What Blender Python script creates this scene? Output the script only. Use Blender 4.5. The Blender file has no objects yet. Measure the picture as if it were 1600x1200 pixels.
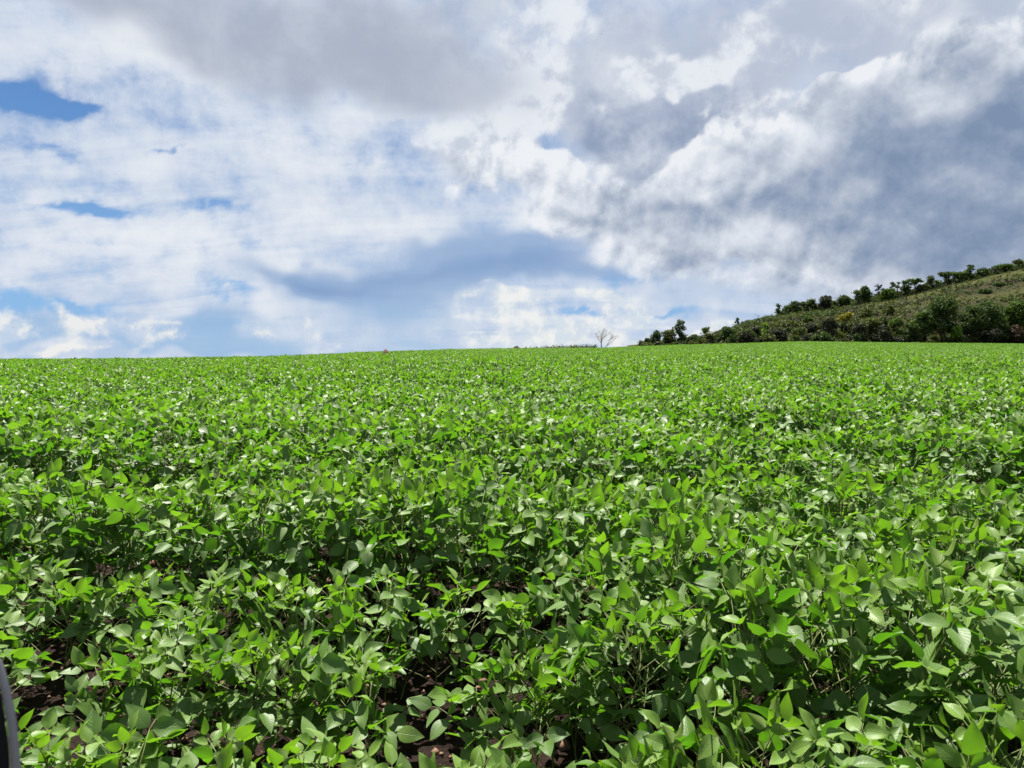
import bpy, math, random
import numpy as np
from mathutils import Vector, Matrix, Euler

# ------------------------------------------------------------------ scene, camera, light
SC = bpy.context.scene
COL = SC.collection
F = 1164.0                     # focal length in photo pixels (1600 wide)
EYE = 1.55                     # eye height above the soil
PITCH = math.atan(35.0 / F)    # the lens looks slightly down
Y0 = 565.0                     # photo row of eye level
R = math.radians

cam_data = bpy.data.cameras.new("camera")
cam = bpy.data.objects.new("camera", cam_data)
COL.objects.link(cam)
cam.location = (0, 0, EYE)
cam.rotation_euler = (R(90) - PITCH, 0, 0)
cam_data.sensor_width = 36.0
cam_data.lens = F / 1600 * 36.0
cam_data.clip_start = 0.05
cam_data.clip_end = 20000
cam_data.dof.use_dof = True
cam_data.dof.focus_distance = 4.0
cam_data.dof.aperture_fstop = 11.0
SC.camera = cam

SUN_AZ, SUN_EL = -25.0, 66.0   # degrees; azimuth from the view direction, positive to the right
sun_dir = Vector((math.sin(R(SUN_AZ)) * math.cos(R(SUN_EL)), math.cos(R(SUN_AZ)) * math.cos(R(SUN_EL)), math.sin(R(SUN_EL))))
sl = bpy.data.lights.new("sun", "SUN")
sl.energy = 5.0
sl.angle = R(0.53)
sl.color = (1.0, 0.955, 0.88)
so = bpy.data.objects.new("sun", sl)
COL.objects.link(so)
so.rotation_euler = sun_dir.to_track_quat('Z', 'Y').to_euler()
so.location = (0, 0, 60)

SC.view_settings.view_transform = 'Standard'
SC.view_settings.look = 'None'
SC.view_settings.exposure = 1.75
SC.view_settings.gamma = 1.0
SC.view_settings.use_curve_mapping = False
SC.render.engine = 'CYCLES'
cy = SC.cycles
cy.use_denoising = True
cy.max_bounces = 7
cy.diffuse_bounces = 3
cy.glossy_bounces = 2
cy.transmission_bounces = 4
cy.transparent_max_bounces = 4
cy.sample_clamp_indirect = 6.0


def lin(r, g, b):
    return tuple((c / 255 / 12.92) if c / 255 <= 0.04045 else ((c / 255 + 0.055) / 1.055) ** 2.4 for c in (r, g, b))


# ------------------------------------------------------------------ small node language
class Graph:
    def __init__(self, tree):
        self.t = tree

    def node(self, kind, **kw):
        n = self.t.nodes.new(kind)
        for k, v in kw.items():
            setattr(n, k, v)
        return n

    def put(self, sock, v):
        if isinstance(v, bpy.types.NodeSocket):
            self.t.links.new(v, sock)
        elif v is not None:
            if hasattr(sock.default_value, '__len__') and len(sock.default_value) == 4 and len(v) == 3:
                v = (*v, 1.0)
            sock.default_value = v

    def m(self, op, a, b=None, c=None, clamp=False):
        n = self.node('ShaderNodeMath', operation=op, use_clamp=clamp)
        for i, v in enumerate((a, b, c)):
            if v is not None:
                self.put(n.inputs[i], v)
        return n.outputs[0]

    def add(self, a, b): return self.m('ADD', a, b)
    def sub(self, a, b): return self.m('SUBTRACT', a, b)
    def mul(self, a, b): return self.m('MULTIPLY', a, b)
    def mad(self, a, b, c): return self.m('MULTIPLY_ADD', a, b, c)

    def v(self, op, a, b=None, scale=None, out=0):
        n = self.node('ShaderNodeVectorMath', operation=op)
        self.put(n.inputs[0], a)
        if b is not None:
            self.put(n.inputs[1], b)
        if scale is not None:
            self.put(n.inputs['Scale'], scale)
        return n.outputs[out]

    def step(self, x, lo, hi):
        n = self.node('ShaderNodeMapRange', interpolation_type='SMOOTHSTEP')
        self.put(n.inputs['Value'], x)
        n.inputs['From Min'].default_value = lo
        n.inputs['From Max'].default_value = hi
        return n.outputs[0]

    def ramp(self, x, lo, hi, a=0.0, b=1.0):
        n = self.node('ShaderNodeMapRange')
        self.put(n.inputs['Value'], x)
        for k, q in zip(('From Min', 'From Max', 'To Min', 'To Max'), (lo, hi, a, b)):
            n.inputs[k].default_value = q
        return n.outputs[0]

    def noise(self, vec, scale, detail=4.0, rough=0.5, dist=0.0, lac=2.0, color=False):
        n = self.node('ShaderNodeTexNoise')
        if vec is not None:
            self.put(n.inputs['Vector'], vec)
        n.inputs['Scale'].default_value = scale
        n.inputs['Detail'].default_value = detail
        n.inputs['Roughness'].default_value = rough
        n.inputs['Lacunarity'].default_value = lac
        n.inputs['Distortion'].default_value = dist
        return n.outputs['Color' if color else 'Fac']

    def mix(self, f, a, b, blend='MIX'):
        n = self.node('ShaderNodeMix', data_type='RGBA', blend_type=blend)
        self.put(n.inputs[0], f)
        self.put(n.inputs[6], a)
        self.put(n.inputs[7], b)
        return n.outputs[2]

    def comb(self, x, y, z=0.0):
        n = self.node('ShaderNodeCombineXYZ')
        for i, q in enumerate((x, y, z)):
            self.put(n.inputs[i], q)
        return n.outputs[0]

    def sep(self, vec):
        n = self.node('ShaderNodeSeparateXYZ')
        self.put(n.inputs[0], vec)
        return n.outputs

    def mapping(self, vec, loc=(0, 0, 0), rot=(0, 0, 0), scale=(1, 1, 1), kind='POINT'):
        n = self.node('ShaderNodeMapping', vector_type=kind)
        self.put(n.inputs['Vector'], vec)
        n.inputs['Location'].default_value = loc
        n.inputs['Rotation'].default_value = rot
        n.inputs['Scale'].default_value = scale
        return n.outputs[0]


def azel(px, py):
    """Compass angle and elevation, in radians, of a point of the sky given by its row and column in the photograph."""
    x, y, z = (px - 800) / F, 1.0, (600 - py) / F
    c, s = math.cos(-PITCH), math.sin(-PITCH)
    y, z = y * c - z * s, y * s + z * c
    l = math.sqrt(x * x + y * y + z * z)
    return math.atan2(x, y), math.asin(z / l)


# ------------------------------------------------------------------ numpy noise
def _hash(ix, iy, seed):
    h = (ix.astype(np.int64) * 374761393 + iy.astype(np.int64) * 668265263 + seed * 974634777) & 0xFFFFFFFF
    h = ((h ^ (h >> 13)) * 1274126177) & 0xFFFFFFFF
    h = (h ^ (h >> 16)) & 0xFFFFFFFF
    return h / 4294967295.0


def vnoise(x, y, seed=0):
    x = np.asarray(x, float); y = np.asarray(y, float)
    ix = np.floor(x); iy = np.floor(y)
    fx = x - ix; fy = y - iy
    fx = fx * fx * fx * (fx * (fx * 6 - 15) + 10); fy = fy * fy * fy * (fy * (fy * 6 - 15) + 10)
    a = _hash(ix, iy, seed); b = _hash(ix + 1, iy, seed); c = _hash(ix, iy + 1, seed); d = _hash(ix + 1, iy + 1, seed)
    return (a + (b - a) * fx) * (1 - fy) + (c + (d - c) * fx) * fy


def fbm(x, y, octaves=4, rough=0.5, seed=0):
    """Fractal noise, about -0.5 to 0.5."""
    t = 0.0; amp = 1.0; tot = 0.0; f = 1.0
    for o in range(octaves):
        t = t + amp * (vnoise(x * f + 17.3 * o, y * f - 9.1 * o, seed + o) - 0.5)
        tot += amp; amp *= rough; f *= 2.03
    return t / tot


def new_mat(name):
    m = bpy.data.materials.new(name)
    m.use_nodes = True
    m.node_tree.nodes.clear()
    return m, Graph(m.node_tree)


# ------------------------------------------------------------------ world: Nishita daylight, seen where the clouds leave the sun free
def build_world():
    w = bpy.data.worlds.new("World")
    SC.world = w
    w.use_nodes = True
    nt = w.node_tree
    nt.nodes.clear()
    g = Graph(nt)
    out = g.node('ShaderNodeOutputWorld')
    bg = g.node('ShaderNodeBackground')
    nt.links.new(bg.outputs[0], out.inputs[0])
    nt.links.new(nishita(g), bg.inputs['Color'])
    bg.inputs['Strength'].default_value = 0.05
    w.cycles.sampling_method = 'NONE'


def nishita(g):
    sky = g.node('ShaderNodeTexSky', sky_type='NISHITA')
    sky.sun_disc = False
    sky.sun_elevation = R(SUN_EL)
    sky.sun_rotation = R(SUN_AZ)
    sky.air_density = 1.0
    sky.dust_density = 0.6
    sky.ozone_density = 1.5
    return sky.outputs[0]


build_world()

# ------------------------------------------------------------------ the cloudy sky: a dome whose points carry how thick each cloud bank is
# Each bank: (column, row, half width, half height, tilt, amount) of its masses, as azimuth and elevation read off the photograph.
BANKS = {
    'gaps': (2, [
        (30, 162, 44, 20, -8, -1.0), (100, 172, 26, 10, -20, -0.8), (5, 135, 45, 17, -20, -0.9), (90, 188, 26, 14, 0, -0.75), (55, 240, 40, 7, 0, -0.6),
        (150, 325, 52, 11, 3, -1.0), (170, 290, 36, 12, 0, -0.35), (345, 335, 34, 9, -5, -0.5), (255, 246, 30, 4, -4, -0.6),
        (0, 490, 26, 30, 0, -1.1), (112, 466, 40, 8, -10, -1.1), (345, 455, 36, 7, 0, -0.6), (320, 505, 60, 18, 0, -0.6),
        (5, 300, 40, 20, 0, -0.3), (990, 430, 60, 12, -4, -0.6), (905, 494, 40, 6, 5, -0.9), (1055, 485, 50, 8, 3, -0.9),
        (905, 410, 40, 8, 0, -0.4), (1295, 425, 24, 8, 0, -0.3)]),
    'glow': (1, [(120, 360, 220, 80, 8, 0.15), (330, 400, 240, 30, -4, 0.25), (500, 240, 300, 60, 6, 0.25), (240, 110, 120, 40, -25, 0.25)]),
    'bank': (1, [
        (500, 446, 95, 26, 4, 0.95), (640, 440, 150, 38, 0, 0.85), (800, 415, 150, 38, -6, 0.8), (940, 445, 90, 22, 0, 0.65),
        (720, 385, 150, 22, 0, 0.5), (600, 500, 120, 40, 0, 0.6), (310, 535, 80, 28, 0, 0.75), (60, 525, 90, 26, 0, 0.7), (420, 535, 60, 20, 0, 0.45),
        (200, 555, 300, 12, 0, 0.5), (1080, 455, 120, 30, 0, 0.4), (700, 540, 160, 16, 0, 0.4)]),
    'rain': (1, [(510, 448, 90, 20, 3, 1.0), (800, 425, 120, 24, -5, 0.8), (640, 430, 80, 16, 0, 0.4)]),
    'wedge': (1, [(900, 160, 130, 70, -10, 0.7), (1010, 195, 140, 62, 0, 0.9), (1110, 165, 100, 42, -15, 0.7), (1000, 50, 190, 60, -8, 0.45),
                  (1250, 60, 220, 60, -10, 0.5), (1480, 80, 220, 110, 0, 0.7)]),
    'notch': (1, [(1010, 222, 110, 40, 0, 1.0), (1100, 185, 70, 30, 0, 0.6), (930, 180, 60, 50, 0, 0.4)]),
    'puff': (2, [(985, 140, 50, 20, -20, 0.75), (1060, 120, 70, 26, -15, 0.7), (1150, 70, 110, 38, -18, 0.65), (840, 140, 38, 34, 0, 0.8), (1020, 165, 30, 16, 0, 0.5),
                 (850, 30, 70, 60, 0, 0.75), (810, 200, 70, 60, 0, 0.75), (1330, 50, 110, 30, -20, 0.5), (700, 235, 130, 45, 0, 0.55), (1080, 195, 18, 12, 0, 0.5)]),
    'heap': (2, [
        (700, 285, 100, 36, 0, 0.22), (800, 262, 95, 46, -6, 0.9), (890, 262, 50, 40, 0, 0.6), (950, 310, 90, 42, 0, 0.9), (1040, 295, 60, 40, 0, 0.8),
        (1060, 350, 130, 45, 0, 0.8), (1120, 245, 44, 44, 0, 0.75), (1190, 250, 80, 60, -10, 0.9), (1260, 190, 70, 48, -25, 0.75), (1335, 150, 48, 38, 0, 0.7),
        (1330, 250, 130, 90, -10, 0.9), (1450, 190, 120, 80, -10, 0.8), (1560, 180, 110, 110, 0, 0.8), (1500, 320, 190, 100, 0, 0.9), (1300, 350, 190, 60, 0, 0.8),
        (1130, 395, 170, 30, 4, 0.6), (1380, 420, 260, 36, 0, 0.7), (1700, 300, 160, 200, 0, 0.9), (900, 355, 140, 26, 6, 0.55), (1060, 415, 60, 24, 0, 0.5)]),
    'shade': (1, [
        (1250, 290, 110, 46, -8, 0.50), (1180, 330, 90, 34, 0, 0.32), (1420, 240, 150, 70, -10, 0.30), (1560, 330, 130, 110, 0, 0.42), (1400, 410, 180, 46, 0, 0.30),
        (1035, 325, 48, 16, 6, 0.55), (860, 345, 120, 12, 8, 0.45), (740, 300, 60, 10, 0, 0.18), (750, 262, 110, 34, 0, -0.55), (1120, 425, 130, 20, 3, 0.3), (1700, 250, 160, 180, 0, 0.4),
        (1180, 190, 90, 40, 0, -0.2), (1090, 270, 60, 40, 0, -0.25), (880, 235, 80, 30, 0, -0.25), (1310, 130, 80, 30, -20, -0.2), (1160, 380, 60, 22, 0, -0.2), (1390, 320, 50, 30, -30, -0.3),
        (1290, 400, 60, 24, -20, -0.2), (1500, 120, 110, 40, 0, -0.1)]),
    'belly': (1, [(420, 25, 330, 66, 3, 0.95), (640, 130, 125, 58, 0, 0.95), (520, 95, 190, 52, 8, 0.75), (180, 15, 130, 40, 0, 0.6), (720, 60, 100, 60, 0, 0.35), (330, 105, 150, 36, 10, 0.4)]),
    'core': (1, [(655, 125, 95, 45, 0, 1.0), (250, 20, 140, 30, 0, 0.5)]),
    'heads': (2, [
        (140, 500, 60, 22, -20, 0.8), (215, 535, 34, 20, 20, 0.75), (105, 478, 30, 14, 20, 0.6), (95, 553, 48, 7, 0, 0.9), (0, 520, 26, 26, 0, 0.8), (395, 520, 26, 14, 20, 0.5),
        (470, 520, 34, 14, 30, 0.5), (490, 545, 36, 10, -10, 0.75), (265, 535, 14, 7, 0, 0.6), (245, 508, 32, 8, 8, 0.6), (110, 540, 16, 10, 0, 0.4)]),
    'cirrus': (1, [(790, 488, 80, 10, 6, 0.7), (960, 486, 80, 8, 3, 0.9), (870, 515, 190, 12, 2, 0.8), (1060, 512, 120, 10, 0, 0.8), (1120, 490, 40, 5, 5, 0.8), (820, 538, 110, 8, 0, 0.6), (1150, 505, 60, 6, 0, 0.6), (740, 475, 40, 6, 20, 0.5)]),
}


def build_sky():
    rad = 6000.0
    az = np.concatenate([np.arange(-180, -44, 4.0), np.arange(-44, 44, 0.30), np.arange(44, 180, 4.0)])
    el = np.concatenate([[-4.0, -2.0], np.arange(-1.0, 31, 0.25), np.arange(31, 89, 3.0), [89.0]])
    A, E = np.meshgrid(R(1) * az, R(1) * el)
    na, ne = len(az), len(el)
    co = np.stack([rad * np.cos(E) * np.sin(A), rad * np.cos(E) * np.cos(A), rad * np.sin(E) + EYE], -1).reshape(-1, 3)
    i = np.arange(na); j = np.arange(ne - 1)
    J, I = np.meshgrid(j, i, indexing='ij')
    I2 = (I + 1) % na
    quads = np.stack([J * na + I, (J + 1) * na + I, (J + 1) * na + I2, J * na + I2], -1).reshape(-1, 4)
    cen = co[quads].mean(1) - np.array([0, 0, EYE])
    cen /= np.linalg.norm(cen, axis=1, keepdims=True)
    quads = quads[cen @ np.array(sun_dir) < math.cos(R(8.0))]      # the gap in the clouds the sun shines through
    top = len(co)
    co = np.vstack([co, [[0, 0, rad + EYE]]])
    tris = [((ne - 1) * na + k, top, (ne - 1) * na + (k + 1) % na) for k in range(na)]
    me = bpy.data.meshes.new("sky")
    me.from_pydata(co.tolist(), [], quads.tolist() + tris)
    A = np.append(A.ravel(), 0); E = np.append(E.ravel(), R(90))

    def warped(k):
        if k == 1:
            s, a, o, r = 6.0, 0.15, 4, 0.55
        else:
            s, a, o, r = 12.0, 0.085, 5, 0.6
        return A + a * fbm(A * s, E * s * 1.3, o, r, 11 * k), E + 0.8 * a * fbm(A * s + 40, E * s * 1.3, o, r, 37 * k)

    W = {1: warped(1), 2: warped(2)}
    for name, (k, items) in BANKS.items():
        a, e = W[k]
        acc = np.zeros_like(a)
        for (px, py, sx, sy, rot, amp) in items:
            a0, e0 = azel(px, py)
            c, s_ = math.cos(R(rot)), math.sin(R(rot))
            du = (a - a0) * c - (e - e0) * s_
            dv = (a - a0) * s_ + (e - e0) * c
            acc = acc + amp * np.exp(-np.minimum(50, (du * F / sx) ** 2 + (dv * F / sy) ** 2))
        at = me.attributes.new(name, 'FLOAT', 'POINT')
        at.data.foreach_set('value', acc.astype(np.float32))
    me.polygons.foreach_set('use_smooth', [True] * len(me.polygons))

    mat, g = new_mat("cloudy_sky")
    mat.cycles.emission_sampling = 'NONE'
    out = g.node('ShaderNodeOutputMaterial')
    em = g.node('ShaderNodeEmission')
    mat.node_tree.links.new(em.outputs[0], out.inputs[0])
    geo = g.node('ShaderNodeNewGeometry')
    d = g.v('NORMALIZE', g.v('SUBTRACT', geo.outputs['Position'], (0, 0, EYE)))
    x, y, z = g.sep(d)
    el_ = g.m('ARCSINE', z)

    def B(name):
        n = g.node('ShaderNodeAttribute', attribute_type='GEOMETRY', attribute_name=name)
        return n.outputs['Fac']

    zz = g.m('MAXIMUM', g.add(z, 0.22), 0.05)
    Q = g.comb(g.m('DIVIDE', x, zz), g.m('DIVIDE', y, zz), 0.0)     # the cloud deck seen in perspective
    n_streak = g.sub(g.noise(g.mapping(Q, rot=(0, 0, R(24)), scale=(0.9, 2.9, 1)), 1.35, 7.0, 0.6, 0.5), 0.5)
    n_puff_ = g.noise(d, 13.0, 8.0, 0.56, 0.15)
    n_puff = g.sub(n_puff_, 0.5)
    lit = g.sub(n_puff_, g.noise(g.v('ADD', d, (-0.006, 0.0, 0.016)), 13.0, 5.0, 0.56, 0.15))
    n_fine = g.sub(g.noise(d, 42.0, 6.0, 0.6, 0.2), 0.5)
    n_soft = g.sub(g.noise(d, 4.5, 4.0, 0.5, 0.4), 0.5)

    # blue behind it all
    blue = g.v('MULTIPLY', nishita(g), (0.055, 0.081, 0.106))
    col = g.mix(g.mul(g.step(el_, 0.30, -0.02), 0.75), blue, lin(150, 192, 236))
    # 1 high thin sheet
    c1 = g.add(g.mad(n_streak, 1.0, 0.86), g.add(B('gaps'), g.add(g.mul(n_fine, 0.7), g.mul(n_puff, 0.8))))
    t1 = g.add(g.add(g.mul(n_streak, 1.3), g.add(g.mul(n_puff, 1.4), g.mul(n_fine, 0.4))), g.add(B('glow'), 0.36))
    sheet = g.mix(g.step(t1, 0.0, 1.0), lin(188, 204, 228), lin(237, 240, 244))
    col = g.mix(g.mul(g.step(c1, 0.10, 0.88), 0.96), col, sheet)
    # 2 smooth blue-grey banks of far rain
    c2 = g.step(g.add(B('bank'), g.add(g.mul(n_streak, 0.8), g.mul(n_puff, 0.4))), 0.18, 0.85)
    bankcol = g.mix(g.step(el_, 0.015, 0.13), lin(156, 190, 225), lin(150, 177, 213))
    bankcol = g.mix(B('rain'), bankcol, lin(120, 154, 199))
    col = g.mix(g.mul(c2, 0.88), col, bankcol)
    # 3 lilac-grey veil behind the heaped cloud
    c3 = g.step(g.add(B('wedge'), g.mul(n_puff, 0.9)), 0.15, 0.75)
    wc = g.mix(g.step(B('notch'), 0.1, 0.9), lin(184, 194, 212), lin(140, 156, 184))
    wc = g.mix(g.step(g.add(n_puff, g.mul(n_soft, 0.5)), -0.1, 0.22), wc, lin(208, 215, 227))
    col = g.mix(g.mul(c3, 0.92), col, wc)
    # pale puffs across the upper middle
    c4 = g.step(g.add(B('puff'), g.add(g.mul(n_puff, 1.3), g.mul(n_fine, 0.25))), 0.22, 0.62)
    pc = g.mix(g.step(g.add(n_soft, g.mul(lit, 2.5)), -0.20, 0.18), lin(200, 208, 222), lin(234, 238, 244))
    col = g.mix(g.mul(c4, 0.9), col, pc)
    # 4 the heaped cloud: crisp lit crest, shaded flank trailing off to the right
    dw = g.v('ADD', d, g.v('SCALE', g.noise(d, 30.0, 3.0, 0.5, color=True), scale=0.016))

    def billow(vec, detail):
        n = g.node('ShaderNodeTexVoronoi', feature='F1')
        g.put(n.inputs['Vector'], vec)
        n.inputs['Scale'].default_value = 15.0
        n.inputs['Detail'].default_value = detail
        n.inputs['Roughness'].default_value = 0.55
        return g.sub(0.48, n.outputs['Distance'])

    n_lump = billow(dw, 1.5)
    bn = g.add(B('heap'), g.add(g.mul(n_puff, 1.2), g.add(g.mul(n_fine, 0.2), g.mul(n_lump, g.mul(g.step(B('heap'), 0.35, 0.95), 0.60)))))
    c5 = g.mix(g.step(el_, 0.125, 0.20), g.step(bn, 0.15, 0.95), g.step(bn, 0.38, 0.58))
    c5 = g.mul(c5, g.step(B('heap'), 0.30, 0.60))
    edge = g.step(bn, 1.9, 0.45)
    tone = g.add(g.mad(edge, 0.36, 0.44), g.sub(g.mul(lit, g.mad(edge, 1.6, 1.5)), g.mul(B('shade'), 0.66)))
    tone = g.add(g.add(tone, g.mul(n_lump, 0.38)), g.add(g.mul(n_puff, g.mad(edge, 0.5, 0.50)), g.mul(n_soft, 1.05)))
    n = g.node('ShaderNodeValToRGB')
    cr = n.color_ramp
    cr.interpolation = 'LINEAR'
    stops = [(0.0, lin(124, 144, 173)), (0.25, lin(150, 165, 189)), (0.5, lin(181, 191, 207)), (0.75, lin(212, 219, 230)), (1.0, lin(238, 241, 246))]
    while len(cr.elements) < len(stops):
        cr.elements.new(0.5)
    for e_, (p_, c_) in zip(cr.elements, stops):
        e_.position = p_
        e_.color = (*c_, 1)
    g.put(n.inputs[0], g.mad(tone, 0.80, 0.23))
    col = g.mix(g.mul(c5, 0.97), col, n.outputs[0])
    # 5 grey belly of the near cloud
    c6 = g.step(g.add(B('belly'), g.add(g.mul(n_soft, 0.8), g.mul(n_puff, 0.35))), 0.10, 1.15)
    gc = g.mix(g.step(g.add(n_puff, n_soft), -0.2, 0.2), lin(172, 181, 198), lin(196, 204, 218))
    gc = g.mix(g.mul(B('core'), 0.75), gc, lin(169, 178, 195))
    col = g.mix(g.mul(c6, 0.92), col, gc)
    # 6 small sunlit heads and cirrus close to the horizon
    c7 = g.step(g.add(B('heads'), g.mul(n_fine, 1.3)), 0.22, 0.85)
    col = g.mix(g.mul(c7, 0.85), col, g.mix(g.step(g.add(n_fine, g.mul(lit, 2.0)), -0.12, 0.12), lin(206, 218, 234), lin(243, 242, 238)))
    c8 = g.step(g.add(B('cirrus'), g.add(g.mul(n_streak, 1.2), g.mul(n_fine, 0.7))), 0.22, 0.75)
    col = g.mix(g.mul(c8, 0.92), col, g.mix(g.step(n_fine, -0.1, 0.12), lin(214, 224, 233), lin(241, 242, 240)))

    g.put(em.inputs['Color'], col)
    em.inputs['Strength'].default_value = 0.297     # 1 / 2 ** exposure: the cloud colours are those seen in the picture
    me.materials.append(mat)
    o = bpy.data.objects.new("sky", me)
    COL.objects.link(o)
    o['kind'] = 'structure'


build_sky()
# ------------------------------------------------------------------ object helpers
def tag(o, label=None, cat=None, group=None, kind=None):
    for k, v in (('label', label), ('category', cat), ('group', group), ('kind', kind)):
        if v:
            o[k] = v
    return o


def mesh_obj(name, verts, faces, mat=None, parent=None, smooth=True):
    me = bpy.data.meshes.new(name)
    me.from_pydata([tuple(map(float, v)) for v in verts], [], [tuple(int(i) for i in f) for f in faces])
    if mat:
        me.materials.append(mat)
    if smooth:
        me.polygons.foreach_set('use_smooth', [True] * len(me.polygons))
    return link(name, me, parent)


def link(name, data, parent=None, matrix=None):
    o = bpy.data.objects.new(name, data)
    COL.objects.link(o)
    if parent is not None:
        o.parent = parent
    if matrix is not None:
        o.matrix_local = matrix
    return o


def tube(verts, faces, pts, radii, n=5):
    """Adds a tapered tube along pts to verts and faces."""
    base = len(verts)
    pts = [Vector(p) for p in pts]
    for k, p in enumerate(pts):
        t = (pts[min(k + 1, len(pts) - 1)] - pts[max(k - 1, 0)])
        t = t.normalized() if t.length > 1e-9 else Vector((0, 0, 1))
        a = t.cross(Vector((0.31, 0.87, 0.12)))
        if a.length < 1e-3:
            a = t.cross(Vector((1, 0, 0)))
        a.normalize()
        b = t.cross(a)
        for q in range(n):
            an = 2 * math.pi * q / n
            verts.append(tuple(p + (a * math.cos(an) + b * math.sin(an)) * radii[k]))
    for k in range(len(pts) - 1):
        for q in range(n):
            i0 = base + k * n + q; i1 = base + k * n + (q + 1) % n
            faces.append((i0, i1, i1 + n, i0 + n))
    faces.append(tuple(base + (len(pts) - 1) * n + q for q in range(n)))


# ------------------------------------------------------------------ the lie of the land
def px_u(px):
    return (px - 800) / F


_SKYLINE = [(-300, 564), (0, 562), (200, 560.5), (400, 557.5), (500, 554.5), (600, 549.5), (760, 545.5), (940, 541), (1000, 537), (1060, 534.5), (1140, 532), (1250, 528.5), (1400, 530), (1600, 532), (1900, 534)]
_SU = np.array([px_u(p) for p, _ in _SKYLINE]); _SS = np.array([(Y0 - q) / F for _, q in _SKYLINE])
_DU = np.array([px_u(p) for p in (-300, 300, 450, 600, 800, 940, 1000, 1250, 1900)])
_DD = np.array([46, 46, 52, 70, 105, 132, 145, 152, 156.0])
CROP = 0.61


def far_of(u):
    return np.interp(u, _DU, _DD)


def canopy(x, y):
    """Height of the top of the crop relative to the eye."""
    x = np.asarray(x, float); y = np.asarray(y, float)
    yy = np.maximum(y, -4.0)
    base = -0.75 + 0.86 * (1 - np.exp(-yy / 14.0)) - 0.22 * np.exp(-np.maximum(yy, 0) / 2.4)
    base = np.where(y > 90, base - 0.012 * (np.maximum(y, 90) - 90), base)
    u = np.clip(x / np.maximum(y, 1.5), -0.95, 0.95)
    D = far_of(u)
    E = np.interp(u, _SU, _SS) * D - (-0.75 + 0.86 * (1 - np.exp(-D / 14.0)))
    q = np.maximum(y, 0) / D
    lift = E * q * np.exp(-((q - 1) / 0.75) ** 2)
    roll = 0.035 * fbm(x / 3.1, y / 3.1, 2, 0.5, 91) * np.clip((y - 1) / 6, 0, 1) + 0.25 * fbm(x / 23.0, y / 23.0, 2, 0.5, 95) * np.clip((y - 12) / 40, 0, 1)
    return base + lift + roll


def soil(x, y):
    return canopy(x, y) + EYE - CROP


_RIDGE = [(850, 545), (980, 539.5), (1060, 533), (1110, 526), (1135, 517), (1160, 506), (1200, 496.5), (1250, 489), (1300, 482), (1370, 473), (1440, 458), (1520, 438), (1600, 420), (1750, 392), (2000, 360)]
_RU = np.array([px_u(p) for p, _ in _RIDGE]); _RS = np.array([(Y0 - q) / F for _, q in _RIDGE])


def ridge_far(u):
    return np.interp(u, [0.05, 0.2, 0.3, 0.45, 0.7, 1.0], [165, 185, 206, 222, 240, 255])


def foot_far(u):
    return far_of(u) + 1.5


def hill_z(u, q):
    """Height of the hill on bearing u (x / y), q from 0 at its foot to 1 on its ridge."""
    u = np.asarray(u, float); q = np.asarray(q, float)
    yf = foot_far(u); yr = ridge_far(u)
    y = yf + q * (yr - yf)
    z0 = soil(u * yf, yf) - 0.02
    z1 = np.interp(u, _RU, _RS) * yr + EYE
    s = np.clip(q, 0, 1)
    f = 1 - (1 - s) ** 1.35
    z = z0 + (z1 - z0) * f
    bump = fbm(u * yr / 9.0, y / 9.0, 3, 0.5, 201) * 1.6 * np.clip(q * 3, 0, 1) * np.clip((u - 0.12) / 0.2, 0, 1) * np.clip((1.02 - q) * 5, 0.15, 1)
    z = z + bump - np.maximum(q - 1, 0) * 3.0
    return u * y, y, z


# ------------------------------------------------------------------ materials
def principled(g, base, rough=0.8, spec=0.3, normal=None):
    p = g.node('ShaderNodeBsdfPrincipled')
    g.put(p.inputs['Base Color'], base)
    g.put(p.inputs['Roughness'], rough)
    g.put(p.inputs['Specular IOR Level'], spec)
    if normal is not None:
        g.t.links.new(normal, p.inputs['Normal'])
    return p.outputs[0]


def finish(m, g, shader):
    o = g.node('ShaderNodeOutputMaterial')
    g.t.links.new(shader, o.inputs['Surface'])
    return m


def bump(g, height, strength=0.5, dist=0.02):
    b = g.node('ShaderNodeBump')
    b.inputs['Strength'].default_value = strength
    b.inputs['Distance'].default_value = dist
    g.put(b.inputs['Height'], height)
    return b.outputs[0]


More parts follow.
